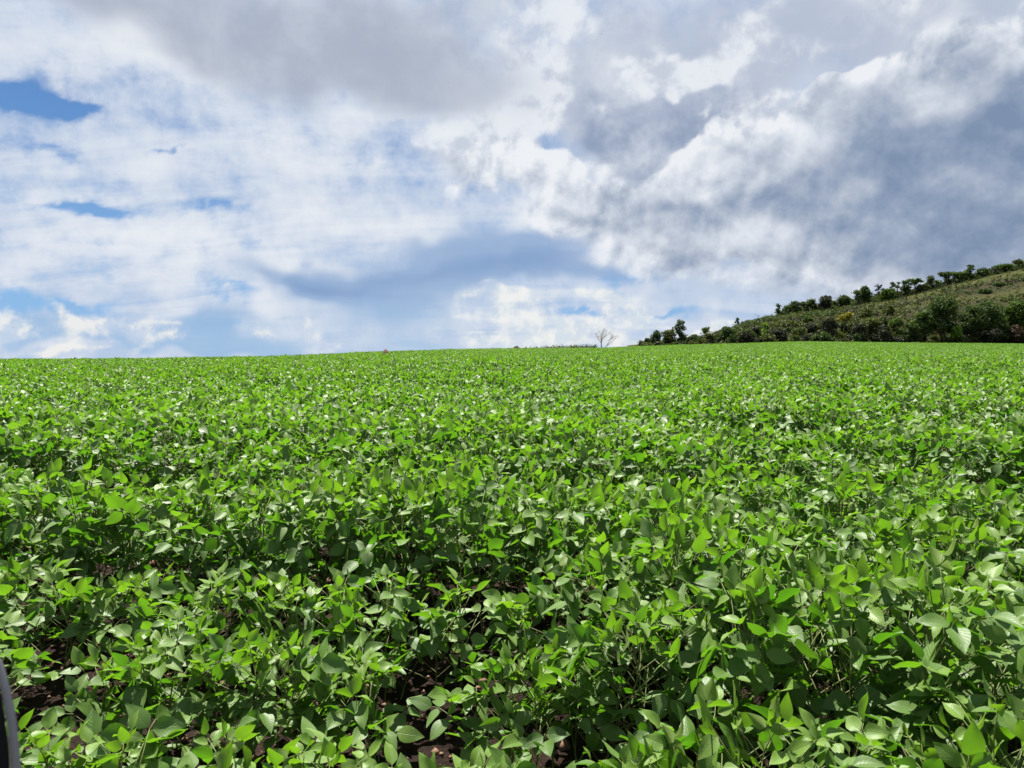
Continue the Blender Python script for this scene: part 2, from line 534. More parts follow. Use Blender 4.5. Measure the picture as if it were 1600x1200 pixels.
def leaf_material():
    m, g = new_mat("soy_leaf")
    at = g.node('ShaderNodeAttribute', attribute_name='blade')
    u, v, tint = g.sep(at.outputs['Vector'])
    info = g.node('ShaderNodeObjectInfo')
    geo = g.node('ShaderNodeNewGeometry')
    rnd = info.outputs['Random']
    au = g.m('ABSOLUTE', u)
    # side veins sweep forward from the midrib
    ph = g.mul(g.sub(v, g.mul(au, 0.28)), 8.5)
    tri = g.m('ABSOLUTE', g.sub(g.m('FRACT', ph), 0.5))
    vein = g.step(tri, 0.09, 0.0)
    mid = g.step(au, 0.055, 0.01)
    veins = g.m('MAXIMUM', g.mul(vein, 0.55), mid)
    nz = g.noise(geo.outputs['Position'], 26.0, 3.0, 0.55)
    tt = g.add(tint, g.mad(rnd, 0.26, -0.13))
    upper = g.mix(g.step(tt, 0.0, 1.0), (0.058, 0.118, 0.021), (0.120, 0.206, 0.030))
    upper = g.mix(g.mul(g.step(nz, 0.35, 0.75), 0.35), upper, (0.094, 0.136, 0.034))
    upper = g.mix(g.mul(veins, 0.35), upper, (0.12, 0.19, 0.05))
    under = g.mix(g.step(tt, 0.0, 1.0), (0.090, 0.140, 0.038), (0.120, 0.180, 0.034))
    base = g.mix(geo.outputs['Backfacing'], upper, under)
    thru = g.mix(g.step(tt, 0.0, 1.0), (0.066, 0.212, 0.005), (0.152, 0.325, 0.010))
    thru = g.mix(g.mul(veins, 0.45), thru, (0.10, 0.24, 0.01))
    nrm = bump(g, g.sub(g.mul(nz, 0.5), g.mul(veins, 0.7)), 0.45, 0.004)
    p = principled(g, base, g.mad(nz, 0.16, 0.42), 0.36, nrm)
    t = g.node('ShaderNodeBsdfTranslucent')
    g.put(t.inputs['Color'], thru)
    mx = g.node('ShaderNodeMixShader')
    mx.inputs[0].default_value = 0.37
    g.t.links.new(p, mx.inputs[1]); g.t.links.new(t.outputs[0], mx.inputs[2])
    return finish(m, g, mx.outputs[0])


def stem_material():
    m, g = new_mat("soy_stem")
    geo = g.node('ShaderNodeNewGeometry')
    n = g.noise(geo.outputs['Position'], 40.0, 2.0)
    return finish(m, g, principled(g, g.mix(n, (0.065, 0.105, 0.020), (0.110, 0.115, 0.036)), 0.6, 0.3))


def soil_material():
    m, g = new_mat("red_soil")
    geo = g.node('ShaderNodeNewGeometry')
    p = geo.outputs['Position']
    a = g.noise(p, 1.3, 5.0, 0.6)
    b = g.noise(p, 22.0, 6.0, 0.65)
    c = g.noise(p, 90.0, 3.0, 0.6)
    col = g.mix(g.step(a, 0.35, 0.65), (0.010, 0.0062, 0.0048), (0.019, 0.0105, 0.0075))
    col = g.mix(g.mul(g.step(b, 0.45, 0.75), 0.6), col, (0.042, 0.025, 0.018))
    col = g.mix(g.step(c, 0.66, 0.72), col, (0.20, 0.13, 0.09))
    h = g.add(g.mul(b, 0.7), g.mul(c, 0.3))
    return finish(m, g, principled(g, col, 0.95, 0.1, bump(g, h, 1.0, 0.05)))


def plain(name, col, rough=0.8, spec=0.3, vary=0.25, scale=3.0, metallic=0.0):
    m, g = new_mat(name)
    geo = g.node('ShaderNodeNewGeometry')
    n = g.noise(geo.outputs['Position'], scale, 4.0, 0.6)
    dk = tuple(c * (1 - vary) for c in col); lt = tuple(min(1, c * (1 + vary)) for c in col)
    sh = principled(g, g.mix(n, dk, lt), rough, spec)
    sh.node.inputs['Metallic'].default_value = metallic
    return finish(m, g, sh)


def foliage(name, dark, light, thru, trans=0.25):
    """Tree leaves: every leaf face has its own shade (point attribute 'tone')."""
    m, g = new_mat(name)
    at = g.node('ShaderNodeAttribute', attribute_name='tone')
    p = principled(g, g.mix(at.outputs['Fac'], dark, light), 0.65, 0.12)
    t = g.node('ShaderNodeBsdfTranslucent')
    g.put(t.inputs['Color'], thru)
    mx = g.node('ShaderNodeMixShader')
    mx.inputs[0].default_value = trans
    g.t.links.new(p, mx.inputs[1]); g.t.links.new(t.outputs[0], mx.inputs[2])
    return finish(m, g, mx.outputs[0])


def hill_material():
    m, g = new_mat("hill_scrub_ground")
    geo = g.node('ShaderNodeNewGeometry')
    p = geo.outputs['Position']
    at = g.node('ShaderNodeAttribute', attribute_name='grassy')
    a = g.noise(p, 0.11, 5.0, 0.62)
    b = g.noise(g.mapping(p, scale=(1, 1, 2.2)), 0.55, 5.0, 0.65)
    c = g.noise(p, 2.6, 4.0, 0.65)
    col = g.mix(g.step(a, 0.36, 0.64), (0.015, 0.018, 0.006), (0.038, 0.028, 0.013))
    col = g.mix(g.step(b, 0.52, 0.70), col, (0.016, 0.024, 0.008))
    col = g.mix(at.outputs['Fac'], col, g.mix(b, (0.030, 0.040, 0.008), (0.050, 0.054, 0.012)))
    col = g.mix(g.mul(g.step(c, 0.4, 0.75), 0.35), col, (0.042, 0.034, 0.014))
    return finish(m, g, principled(g, col, 0.95, 0.1, bump(g, g.add(g.mul(b, 1.5), c), 1.0, 0.5)))


M_LEAF = leaf_material()
M_STEM = stem_material()
M_SOIL = soil_material()
M_HILL = hill_material()
M_BARK = plain("bark", (0.085, 0.065, 0.048), 0.9, 0.1)
M_BARE = plain("grey_bark", (0.17, 0.14, 0.115), 0.9, 0.1)
M_F = {
    'dark': foliage("dark_foliage", (0.0172, 0.0327, 0.0112), (0.0533, 0.0808, 0.0241), (0.0602, 0.1032, 0.0129), 0.24),
    'olive': foliage("olive_foliage", (0.0291, 0.0403, 0.0134), (0.0738, 0.0894, 0.0268), (0.1006, 0.1342, 0.0168), 0.22),
    'green': foliage("green_foliage", (0.0189, 0.0387, 0.0086), (0.0602, 0.0989, 0.0189), (0.0860, 0.1548, 0.0129), 0.25),
    'lime': foliage("lime_foliage", (0.0516, 0.1075, 0.0120), (0.1118, 0.2064, 0.0258), (0.1720, 0.2924, 0.0172), 0.3),
    'grey': foliage("grey_foliage", (0.0155, 0.0189, 0.0103), (0.0430, 0.0482, 0.0275), (0.0387, 0.0473, 0.0172), 0.18),
    'yellow': foliage("yellow_blossom", (0.09, 0.10, 0.012), (0.25, 0.235, 0.02), (0.2, 0.2, 0.02), 0.22),
    'brown': foliage("brown_foliage", (0.0224, 0.0181, 0.0103), (0.0533, 0.0396, 0.0224), (0.0430, 0.0301, 0.0103), 0.2),
    'straw': foliage("straw_grass", (0.0310, 0.0378, 0.0103), (0.0731, 0.0757, 0.0258), (0.0688, 0.0731, 0.0172), 0.25),
}

# ------------------------------------------------------------------ ground: one sheet of red soil to beyond the horizon
def build_ground():
    ys = np.concatenate([[-400, -120, -40, -15, -6, -3], np.arange(-1.5, 6.5, 0.07), 6.5 + 0.16 * (1.055 ** np.arange(0, 94) - 1) / 0.055])
    ys = np.concatenate([ys, [520, 700, 1000, 1600, 2600, 4000]])
    t = np.concatenate([[-6, -3, -1.8], np.arange(-1.15, 1.1501, 0.0115), [1.8, 3, 6]])
    Y, T = np.meshgrid(ys, t, indexing='ij')
    X = T * np.maximum(np.abs(Y) * 0.95, 3.0) + T * 0.4
    Z = soil(X, Y)
    near = np.clip((9 - Y) / 5, 0, 1)
    Z = Z + near * (0.05 * fbm(X * 7, Y * 7, 4, 0.6, 5) + 0.02 * fbm(X * 26, Y * 26, 2, 0.6, 8))
    ny, nt_ = Y.shape
    idx = np.arange(ny * nt_).reshape(ny, nt_)
    q = np.stack([idx[:-1, :-1], idx[:-1, 1:], idx[1:, 1:], idx[1:, :-1]], -1).reshape(-1, 4)
    o = mesh_obj("ground", np.stack([X, Y, Z], -1).reshape(-1, 3), q, M_SOIL)
    tag(o, kind='structure')
    # clods and dry litter lying in the gaps between the front rows
    rng = np.random.default_rng(3)
    V, Fc = [], []
    for k in range(2600):
        y = rng.uniform(1.5, 4.6); x = rng.uniform(-0.75, 0.75) * y
        r = rng.lognormal(-4.75, 0.5)
        z = float(soil(x, y)) + 0.003
        b = len(V)
        e = rng.uniform(0.6, 1.4, 6) * r
        rot = rng.uniform(0, 6.28)
        c, s = math.cos(rot), math.sin(rot)
        flat = 0.25 if k % 4 == 0 else 0.8
        if k % 4 == 0:
            e = e * 1.5
        for (dx, dy, dz) in ((e[0], 0, 0), (0, e[1], 0), (-e[2], 0, 0), (0, -e[3], 0), (0, 0, e[4] * flat), (0, 0, -e[5] * flat)):
            V.append((x + dx * c - dy * s, y + dx * s + dy * c, z + dz))
        Fc += [(b, b + 1, b + 4), (b + 1, b + 2, b + 4), (b + 2, b + 3, b + 4), (b + 3, b, b + 4), (b + 1, b, b + 5), (b + 2, b + 1, b + 5), (b + 3, b + 2, b + 5), (b, b + 3, b + 5)]
    o = mesh_obj("soil_clods", V, Fc, plain("clods", (0.15, 0.088, 0.062), 0.95, 0.1, 0.5, 18.0))
    tag(o, kind='stuff')


build_ground()

# ------------------------------------------------------------------ soybean leaves and plants
def blade(rng, cols, rows, tint, narrow=0.62):
    """One leaflet lying along +Y from its base at the origin, unit length; returns verts, faces and blade coordinates."""
    fold = rng.uniform(0.08, 0.45); droop = rng.uniform(-0.12, 0.42); twist = rng.uniform(-0.35, 0.35)
    wave = rng.uniform(0.0, 0.05); ph = rng.uniform(0, 6.28); cup = rng.uniform(-0.12, 0.15)
    V, U = [], []
    for j in range(rows + 1):
        v = j / rows
        w = narrow * 0.5 * (math.sin(math.pi * min(1, v) ** 0.64) ** 0.92 if 0 < v < 1 else 0.0)
        if j == 0: w = narrow * 0.08
        if j == rows: w = 0.004
        a = twist * v
        for i in range(cols + 1):
            u = -1 + 2 * i / cols
            x = u * w
            z = abs(x) * fold * 1.2 + cup * (u * u - 0.4) * w + wave * math.sin(7 * v + ph + 2 * u) * abs(u) - droop * v * v * 0.6
            V.append((x * math.cos(a) - z * math.sin(a) * 0.3, v * (1 - 0.10 * abs(droop)), z + x * math.sin(a)))
            U.append((u, v, tint))
    Fc = []
    n = cols + 1
    for j in range(rows):
        for i in range(cols):
            Fc.append((j * n + i, j * n + i + 1, (j + 1) * n + i + 1, (j + 1) * n + i))
    return V, Fc, U


def set_blade(me, U):
    at = me.attributes.new('blade', 'FLOAT_VECTOR', 'POINT')
    at.data.foreach_set('vector', np.asarray(U, np.float32).ravel())


TINTS = [0.0, 0.25, 0.5, 0.75, 1.0]
NSHAPE = 6


def leaf_bank(cols, rows, seed):
    bank = {}
    for s in range(NSHAPE):
        for k, t in enumerate(TINTS):
            bank[s, k] = blade(random.Random(seed + s), cols, rows, t, (0.56, 0.63, 0.70, 0.58, 0.66, 0.60)[s])
    return bank


def grow(seed, height, n_leaf, size=1.0):
    """A soybean plant: stem paths and leaflets (matrix, shape, tint step)."""
    rng = random.Random(seed)
    stems, leaves = [], []
    lean = Vector((rng.uniform(-.08, .08), rng.uniform(-.08, .08), 1))
    def on_stem(t):
        return Vector((lean.x * t * height + 0.012 * math.sin(9 * t + seed), lean.y * t * height + 0.012 * math.cos(7 * t + seed), t * height * 0.86))
    stems.append(([on_stem(t) for t in (0, .25, .5, .75, 1)], [.0038, .0034, .003, .0024, .0016], 5))
    az = rng.uniform(0, 6.28)
    for k in range(n_leaf):
        t = 0.16 + 0.84 * (k / (n_leaf - 1)) ** 0.85
        az += math.pi + rng.uniform(-0.9, 0.9)
        top = max(0.0, (t - 0.68) / 0.32)
        p0 = on_stem(t)
        plen = (0.175 - 0.115 * top) * rng.uniform(0.8, 1.2) * min(1.15, height / 0.46)
        el = R(rng.uniform(22, 52) + 22 * top)
        d = Vector((math.cos(az) * math.cos(el), math.sin(az) * math.cos(el), math.sin(el)))
        p1 = p0 + d * plen * 0.5 + Vector((0, 0, 0.008)); p2 = p0 + d * plen + Vector((0, 0, rng.uniform(0.0, 0.015)))
        stems.append(([p0, p1, p2], [.0018, .0015, .0012], 4))
        L = size * (0.098 - 0.046 * top * rng.uniform(0.6, 1.1)) * rng.uniform(0.82, 1.18)
        pitch = R(rng.gauss(9 + 25 * top, 27)); roll0 = R(rng.gauss(0, 26))
        tint = min(len(TINTS) - 1, max(0, int(round((0.4 if height > 0.45 else 1.2) + 1.6 * t * t + 1.6 * top + rng.uniform(-0.8, 0.8)))))
        yaw0 = az - math.pi / 2 + R(rng.gauss(0, 22))
        frame = Matrix.Translation(p2) @ Matrix.Rotation(yaw0, 4, 'Z') @ Matrix.Rotation(pitch, 4, 'X') @ Matrix.Rotation(roll0, 4, 'Y')
        for q, off in enumerate((0, 72, -72)):
            tip = Vector((0, 0.026, 0)) if q == 0 else Vector((0.006 * (-1 if off > 0 else 1), 0.004, 0))
            mtx = frame @ Matrix.Translation(tip) @ Matrix.Rotation(R(off + rng.gauss(0, 9)), 4, 'Z') @ Matrix.Rotation(R(rng.gauss(-3, 25) + 22 * top), 4, 'X') @ Matrix.Rotation(R(rng.gauss(0, 25)), 4, 'Y') @ Matrix.Scale(L * (1.1 if q == 0 else 0.98), 4)
            leaves.append((mtx, rng.randrange(NSHAPE), tint))
            if q == 0:
                stems.append(([p2, p2 + (frame.to_3x3() @ tip)], [.0011, .0009], 3))
    # the shoot tip: a few small unfolding leaflets standing up
    p = on_stem(1.0)
    for q in range(3):
        a = rng.uniform(0, 6.28)
        mtx = Matrix.Translation(p) @ Matrix.Rotation(a, 4, 'Z') @ Matrix.Rotation(R(rng.uniform(45, 78)), 4, 'X') @ Matrix.Scale(size * rng.uniform(0.028, 0.045), 4)
        leaves.append((mtx, rng.randrange(NSHAPE), len(TINTS) - 1))
    return stems, leaves


def merged(plants, bank, with_stems=True):
    """Joins grown plants [(stems, leaves, matrix)] into one set of arrays: verts, faces, blade coords, material index."""
    V, Fc, U, MI = [], [], [], []
    for stems, leaves, mt in plants:
        if with_stems:
            sv, sf = [], []
            for pts, rad, n in stems:
                tube(sv, sf, pts, rad, 3)
            b = len(V)
            V += [tuple(mt @ Vector(p)) for p in sv]
            U += [(0.5, 0.5, 0.5)] * len(sv)
            Fc += [tuple(i + b for i in f) for f in sf]
            MI += [1] * len(sf)
        for mtx, s, k in leaves:
            lv, lf, lu = bank[s, k]
            M = np.array(mt @ mtx)
            pts = np.asarray(lv) @ M[:3, :3].T + M[:3, 3]
            b = len(V)
            V += pts.tolist()
            U += lu
            Fc += [tuple(i + b for i in f) for f in lf]
            MI += [0] * len(lf)
    return V, Fc, U, MI


ROW_TILT = 0.13
ROW_STEP = 0.5


def stand(x, y, w):
    """How much taller or shorter the crop stands than usual: it runs in stretches along the rows, with weak stretches here and there."""
    n = fbm(np.asarray(x) / 2.3, np.asarray(w) / 0.75, 2, 0.5, 61)
    return 0.24 * n - 0.17 * np.clip((-0.17 - n) / 0.10, 0, 1) + 0.10 * fbm(np.asarray(x) / 5.0, np.asarray(y) / 5.0, 2, 0.5, 67)


BARE_SPOTS = [(-0.25, 2.38, 0.17), (-0.58, 2.10, 0.10), (-1.55, 2.40, 0.17), (-0.13, 2.05, 0.08)]      # soil showing between the young plants


def sow():
    """Every plant of the near field: x, y, height, row number."""
    rng = np.random.default_rng(12)
    out = []
    for r in range(-1, 40):
        w = 1.75 + r * ROW_STEP + rng.normal(0, 0.015)
        x = -21.0
        while x < 21.0:
            x += rng.uniform(0.055, 0.088) if w < 3.1 else rng.uniform(0.055, 0.090) if w < 5 else rng.uniform(0.068, 0.108)
            y = w - ROW_TILT * x + rng.normal(0, 0.03)
            if y < 1.42 or abs(x) > 0.86 * y + 4.0:
                continue
            h = 0.53 + stand(x, y, w) + rng.normal(0, 0.035)
            if y < 9:
                h += 0.05
            side = 1 / (1 + math.exp(-(x - 0.22) / 0.09))            # the stand is younger at its left front corner
            young = 1 / (1 + math.exp((w - 2.95) / 0.05))
            k = young * (1 - side)
            h = h * (1 - k) + (0.36 + rng.normal(0, 0.045)) * k
            if any((x - bx) ** 2 + ((y - by) * 0.55) ** 2 < br * br for bx, by, br in BARE_SPOTS):
                continue
            if side < 0.5 and 2.55 < w < 3.0 and rng.random() < 0.25:
                continue
            out.append((x, y, h, 1 if k > 0.5 else 0))
    return out


SOWN = sow()
HERO_N = 300
HERO_REACH = 0


def build_soy():
    global HERO_REACH
    # --- individuals: the plants that show largest
    bank = {}
    for key, (V, Fc, U) in leaf_bank(4, 6, 500).items():
        me = bpy.data.meshes.new("leaf")
        me.from_pydata(V, [], Fc)
        set_blade(me, U)
        me.materials.append(M_LEAF)
        me.polygons.foreach_set('use_smooth', [True] * len(me.polygons))
        bank[key] = me
    seen = []
    for i, (x, y, h, r) in enumerate(SOWN):
        top = float(soil(x, y)) + h - EYE
        py = Y0 - F * top / y
        px = 800 + F * x / y
        if -45 < px < 1645 and py < 1225 and y > 1.15:
            seen.append((y, i))
    seen.sort()
    HERO_REACH = seen[HERO_N][0]
    heroes = [i for _, i in seen[:HERO_N]]
    young_protos, full_protos = [], []
    for k in range(5):
        young_protos.append((0.36, *grow(900 + k, 0.36, 15, 0.72)))
    for k in range(9):
        full_protos.append((0.54, *grow(700 + k, 0.54, 18, 0.73)))
    stem_mesh = {}

    def stem_for(kind, k, stems):
        if (kind, k) not in stem_mesh:
            sv, sf = [], []
            for pts, rad, n in stems:
                tube(sv, sf, pts, rad, n)
            me = bpy.data.meshes.new("stem")
            me.from_pydata(sv, [], sf)
            me.materials.append(M_STEM)
            me.polygons.foreach_set('use_smooth', [True] * len(me.polygons))
            stem_mesh[kind, k] = me
        return stem_mesh[kind, k]

    rng = random.Random(77)
    for i in heroes:
        x, y, h, r = SOWN[i]
        kind = 'young' if h < 0.43 else 'full'
        protos = young_protos if kind == 'young' else full_protos
        k = rng.randrange(len(protos))
        h0, stems, leaves = protos[k]
        o = bpy.data.objects.new("soybean_plant", None)
        o.empty_display_size = 0.05
        COL.objects.link(o)
        o.location = (x, y, float(soil(x, y)) - 0.012)
        sc = h / h0
        o.rotation_euler = (rng.gauss(0, .05), rng.gauss(0, .05), rng.uniform(0, 6.28))
        o.scale = (0.55 * sc + 0.45, 0.55 * sc + 0.45, sc)
        label_soy(o, x, y, h, r, kind)
        link("stem", stem_for(kind, k, stems), o)
        for mtx, s, t in leaves:
            link("leaf", bank[s, t], o, mtx)

    # --- the rest of the crop, past counting: one object; its mesh holds the plant shapes and one point per plant
    V, Fc, U, MI, PR = [], [], [], [], []

    def add_proto(pid, arrays):
        v, f, u, mi = arrays
        b = len(V)
        V.extend(v); U.extend(u); MI.extend(mi); PR.extend([pid] * len(v))
        Fc.extend([tuple(i + b for i in q) for q in f])

    b1, b2, b3 = leaf_bank(2, 4, 500), leaf_bank(2, 2, 500), leaf_bank(2, 2, 500)
    pid = 0
    lods = []
    ids = []
    for k in range(8):                       # whole plants
        st, lv = grow(1200 + k, 0.54, 17, 0.78)
        add_proto(pid, merged([(st, lv, Matrix.Identity(4))], b1)); ids.append(pid); pid += 1
    lods.append(ids); ids = []
    for k in range(8):                       # plants further off: no stems, simpler leaves
        st, lv = grow(1300 + k, 0.54, 14, 0.88)
        add_proto(pid, merged([(st, lv[6:], Matrix.Identity(4))], b2, False)); ids.append(pid); pid += 1
    lods.append(ids); ids = []
    for k in range(6):                       # patches about a metre wide: the tops of several plants
        rr = random.Random(1400 + k)
        pl = []
        for q in range(11):
            st, lv = grow(1500 + 20 * k + q, 0.54 * rr.uniform(0.84, 1.14), 9, 1.2)
            pl.append((st, lv[9:], Matrix.Translation((rr.uniform(-.55, .55), rr.uniform(-.55, .55), 0))))
        add_proto(pid, merged(pl, b3, False)); ids.append(pid); pid += 1
    lods.append(ids)

    hero_set = set(heroes)
    rng = np.random.default_rng(5)
    pts, sc, rot, idx, lod = [], [], [], [], []
    for i, (x, y, h, r) in enumerate(SOWN):
        if i in hero_set:
            continue
        L = 0 if y < 11 else 1
        pts.append((x, y, float(soil(x, y)) - 0.012)); sc.append(h / 0.54); rot.append(rng.uniform(0, 6.28)); idx.append(rng.integers(len(lods[L]))); lod.append(L)
    # middle distance, still in rows
    ymax1 = max(p[1] for p in pts)
    ymid = 44.0
    rows = np.arange(1.70 + 40 * ROW_STEP - 4.0, ymid + 8, ROW_STEP)
    xs, ysl = [], []
    for w in rows:
        n = int(76 / 0.115)
        x = np.linspace(-38, 38, n) + rng.normal(0, 0.03, n)
        y = w - ROW_TILT * x + rng.normal(0, 0.05, n)
        xs.append(x); ysl.append(y)
    x = np.concatenate(xs); y = np.concatenate(ysl)
    w = y + ROW_TILT * x
    ok = (w > 1.70 + 39.5 * ROW_STEP) | (np.abs(x) > 20.9) & (w > 1.7 + 20 * ROW_STEP)
    ok &= (np.abs(x) < 0.80 * y + 4.0) & (y < ymid) & (y > 5)
    x, y = x[ok], y[ok]
    z = soil(x, y)
    h = 0.54 + stand(x, y, y + ROW_TILT * x) + rng.normal(0, 0.04, len(x))
    for k in range(len(x)):
        pts.append((x[k], y[k], z[k])); sc.append(max(0.6, h[k] / 0.54)); rot.append(rng.uniform(0, 6.28)); idx.append(rng.integers(len(lods[1]))); lod.append(1)
    # far field: patches up to the foot of the hill, and over the brow
    step = 0.92
    gy = np.arange(ymid - 0.4, 215, step)
    gx = np.arange(-170, 170, step)
    X, Yg = np.meshgrid(gx, gy)
    x = X.ravel() + rng.uniform(-.3, .3, X.size); y = Yg.ravel() + rng.uniform(-.3, .3, X.size)
    u = x / y
    lim = np.where(u > 0.165, far_of(u), np.where(u > 0.0, far_of(u) * 1.12, far_of(u) * 1.35 + 12))
    ok = (np.abs(u) < 0.86) & (y < lim)
    x, y = x[ok], y[ok]
    z = soil(x, y)
    h = 1.0 + 0.30 * fbm(x / 2.5, y / 2.5, 3, 0.55, 66)
    for k in range(len(x)):
        pts.append((x[k], y[k], z[k])); sc.append(h[k]); rot.append(rng.uniform(0, 6.28)); idx.append(rng.integers(len(lods[2]))); lod.append(2)
    nV = len(V); nP = len(pts)
    me = bpy.data.meshes.new("soybean_crop")
    me.from_pydata(V + pts, [], Fc)
    set_blade(me, U + [(0, 0, 0)] * nP)
    me.materials.append(M_LEAF); me.materials.append(M_STEM)
    me.polygons.foreach_set('material_index', MI)
    me.polygons.foreach_set('use_smooth', [True] * len(me.polygons))
    for nm, typ, vals in (('proto', 'INT', PR + [-1] * nP), ('lod', 'INT', [-1] * nV + lod), ('pick', 'INT', [0] * nV + [int(q) for q in idx]),
                          ('grow_scale', 'FLOAT', [1.0] * nV + sc), ('turn', 'FLOAT', [0.0] * nV + rot)):
        at = me.attributes.new(nm, typ, 'POINT')
        at.data.foreach_set('value', np.asarray(vals, np.int32 if typ == 'INT' else np.float32))
    o = link("soybean_crop", me)
    tag(o, kind='stuff')
    gn = bpy.data.node_groups.new("sow_crop", 'GeometryNodeTree')
    gn.interface.new_socket("Geometry", in_out='INPUT', socket_type='NodeSocketGeometry')
    gn.interface.new_socket("Geometry", in_out='OUTPUT', socket_type='NodeSocketGeometry')
    N = gn.nodes.new; K = gn.links.new
    gi = N('NodeGroupInput'); go = N('NodeGroupOutput')

    def attr(name, typ):
        n = N('GeometryNodeInputNamedAttribute'); n.data_type = typ; n.inputs['Name'].default_value = name
        return n.outputs['Attribute']

    def equal(sock, val):
        c = N('FunctionNodeCompare'); c.data_type = 'INT'; c.operation = 'EQUAL'
        K(sock, c.inputs[2]); c.inputs[3].default_value = val
        return c.outputs['Result']

    def separate(geo, sel):
        s = N('GeometryNodeSeparateGeometry'); s.domain = 'POINT'
        K(geo, s.inputs['Geometry']); K(sel, s.inputs['Selection'])
        return s.outputs['Selection']

    proto = attr('proto', 'INT'); lodn = attr('lod', 'INT'); pick = attr('pick', 'INT'); gsc = attr('grow_scale', 'FLOAT'); turn = attr('turn', 'FLOAT')
    rotv = N('ShaderNodeCombineXYZ'); K(turn, rotv.inputs[2])
    e2r = N('FunctionNodeEulerToRotation'); K(rotv.outputs[0], e2r.inputs[0])
    scv = N('ShaderNodeCombineXYZ')
    sxy = N('ShaderNodeMath'); sxy.operation = 'MULTIPLY_ADD'; K(gsc, sxy.inputs[0]); sxy.inputs[1].default_value = 0.5; sxy.inputs[2].default_value = 0.5
    K(sxy.outputs[0], scv.inputs[0]); K(sxy.outputs[0], scv.inputs[1]); K(gsc, scv.inputs[2])
    jo = N('GeometryNodeJoinGeometry')
    for L, ids in enumerate(lods):
        jp = N('GeometryNodeJoinGeometry')
        for p in ids:
            gti = N('GeometryNodeGeometryToInstance')
            K(separate(gi.outputs[0], equal(proto, p)), gti.inputs[0])
            K(gti.outputs[0], jp.inputs[0])
        m2p = N('GeometryNodeMeshToPoints')
        K(separate(gi.outputs[0], equal(lodn, L)), m2p.inputs['Mesh'])
        iop = N('GeometryNodeInstanceOnPoints')
        K(m2p.outputs[0], iop.inputs['Points']); K(jp.outputs[0], iop.inputs['Instance'])
        iop.inputs['Pick Instance'].default_value = True
        K(pick, iop.inputs['Instance Index']); K(e2r.outputs[0], iop.inputs['Rotation']); K(scv.outputs[0], iop.inputs['Scale'])
        K(iop.outputs[0], jo.inputs[0])
    K(jo.outputs[0], go.inputs[0])
    md = o.modifiers.new("sow_crop", 'NODES')
    md.node_group = gn
    print("SOY heroes", len(heroes), "reach", HERO_REACH, "proto tris", sum(len(f) - 2 for f in Fc), "points", nP)


def label_soy(o, x, y, h, r, kind):
    if r == 1:
        lab, grp = "short young soybean plant in the sparse front corner beside bare red soil", "young soybean plants at the sparse front corner"
    elif y + ROW_TILT * x < 3.0 or (x > 0.2 and y + ROW_TILT * x < 3.0):
        lab, grp = "tall leafy soybean plant in the dense nearest rows at the right", "tall soybean plants nearest the camera on the right"
    elif y + ROW_TILT * x < 4.0:
        lab, grp = "tall soybean plant in the first full rows behind the dark front gap", "soybean plants in the first full rows behind the gap"
    elif x < 0:
        lab, grp = "bushy soybean plant in the closed canopy left of centre, behind the first full rows", "soybean plants of the closed canopy on the left"
    else:
        lab, grp = "bushy soybean plant in the closed canopy right of centre, behind the first full rows", "soybean plants of the closed canopy on the right"
    tag(o, lab, "soybean plant", grp)


build_soy()

# ------------------------------------------------------------------ the hill on the right
def grassy_at(u, q, x, y):
    g1 = np.clip((q - 0.70 - 0.10 * fbm(x / 14, y / 14, 2, 0.5, 301)) / 0.10, 0, 1)
    band = np.exp(-((q - 0.52 - 0.25 * fbm(x / 30, y / 30, 2, 0.5, 305)) / 0.07) ** 2) * np.clip((u - 0.42) / 0.1, 0, 1)
    return np.clip(g1 + 0.8 * band, 0, 1)


def build_hill():
    us = np.linspace(0.155, 1.05, 190)
    qs = np.concatenate([np.linspace(-0.02, 1.0, 80), [1.04, 1.1, 1.2, 1.4, 1.8, 2.6, 4.0]])
    Qg, Ug = np.meshgrid(qs, us, indexing='ij')
    X, Y, Z = hill_z(Ug, Qg)
    n, m = X.shape
    idx = np.arange(n * m).reshape(n, m)
    q = np.stack([idx[:-1, :-1], idx[:-1, 1:], idx[1:, 1:], idx[1:, :-1]], -1).reshape(-1, 4)
    o = mesh_obj("hill", np.stack([X, Y, Z], -1).reshape(-1, 3), q, M_HILL)
    at = o.data.attributes.new('grassy', 'FLOAT', 'POINT')
    at.data.foreach_set('value', grassy_at(Ug, Qg, X, Y).ravel().astype(np.float32))
    tag(o, kind='structure')


def leaf_faces(rng, cen, rad, n, size, V, Fc, T, tone, flat=1.0):
    """n small leaf sprays scattered through the outer part of a clump."""
    d = rng.normal(size=(n, 3)); d /= np.linalg.norm(d, axis=1, keepdims=True)
    rr = rng.uniform(0.25, 1.0, n) ** 0.7 + (rng.random(n) < 0.22) * rng.uniform(0, 0.45, n)
    p = cen + d * rr[:, None] * np.asarray(rad)
    a = rng.normal(size=(n, 3)); a[:, 2] *= flat
    a /= np.linalg.norm(a, axis=1, keepdims=True)
    b = np.cross(a, d + rng.normal(size=(n, 3)) * 0.7); b /= np.linalg.norm(b, axis=1, keepdims=True) + 1e-9
    s = size * rng.uniform(0.6, 1.5, n)[:, None]
    base = len(V)
    q = np.stack([p - a * s, p - b * s * 0.55, p + a * s, p + b * s * 0.55], 1).reshape(-1, 3)
    V.extend(q.tolist())
    Fc.extend([(base + 4 * k, base + 4 * k + 1, base + 4 * k + 2, base + 4 * k + 3) for k in range(n)])
    T.extend(np.repeat(np.clip(tone + rng.normal(0, 0.24, n), 0, 1), 4).tolist())


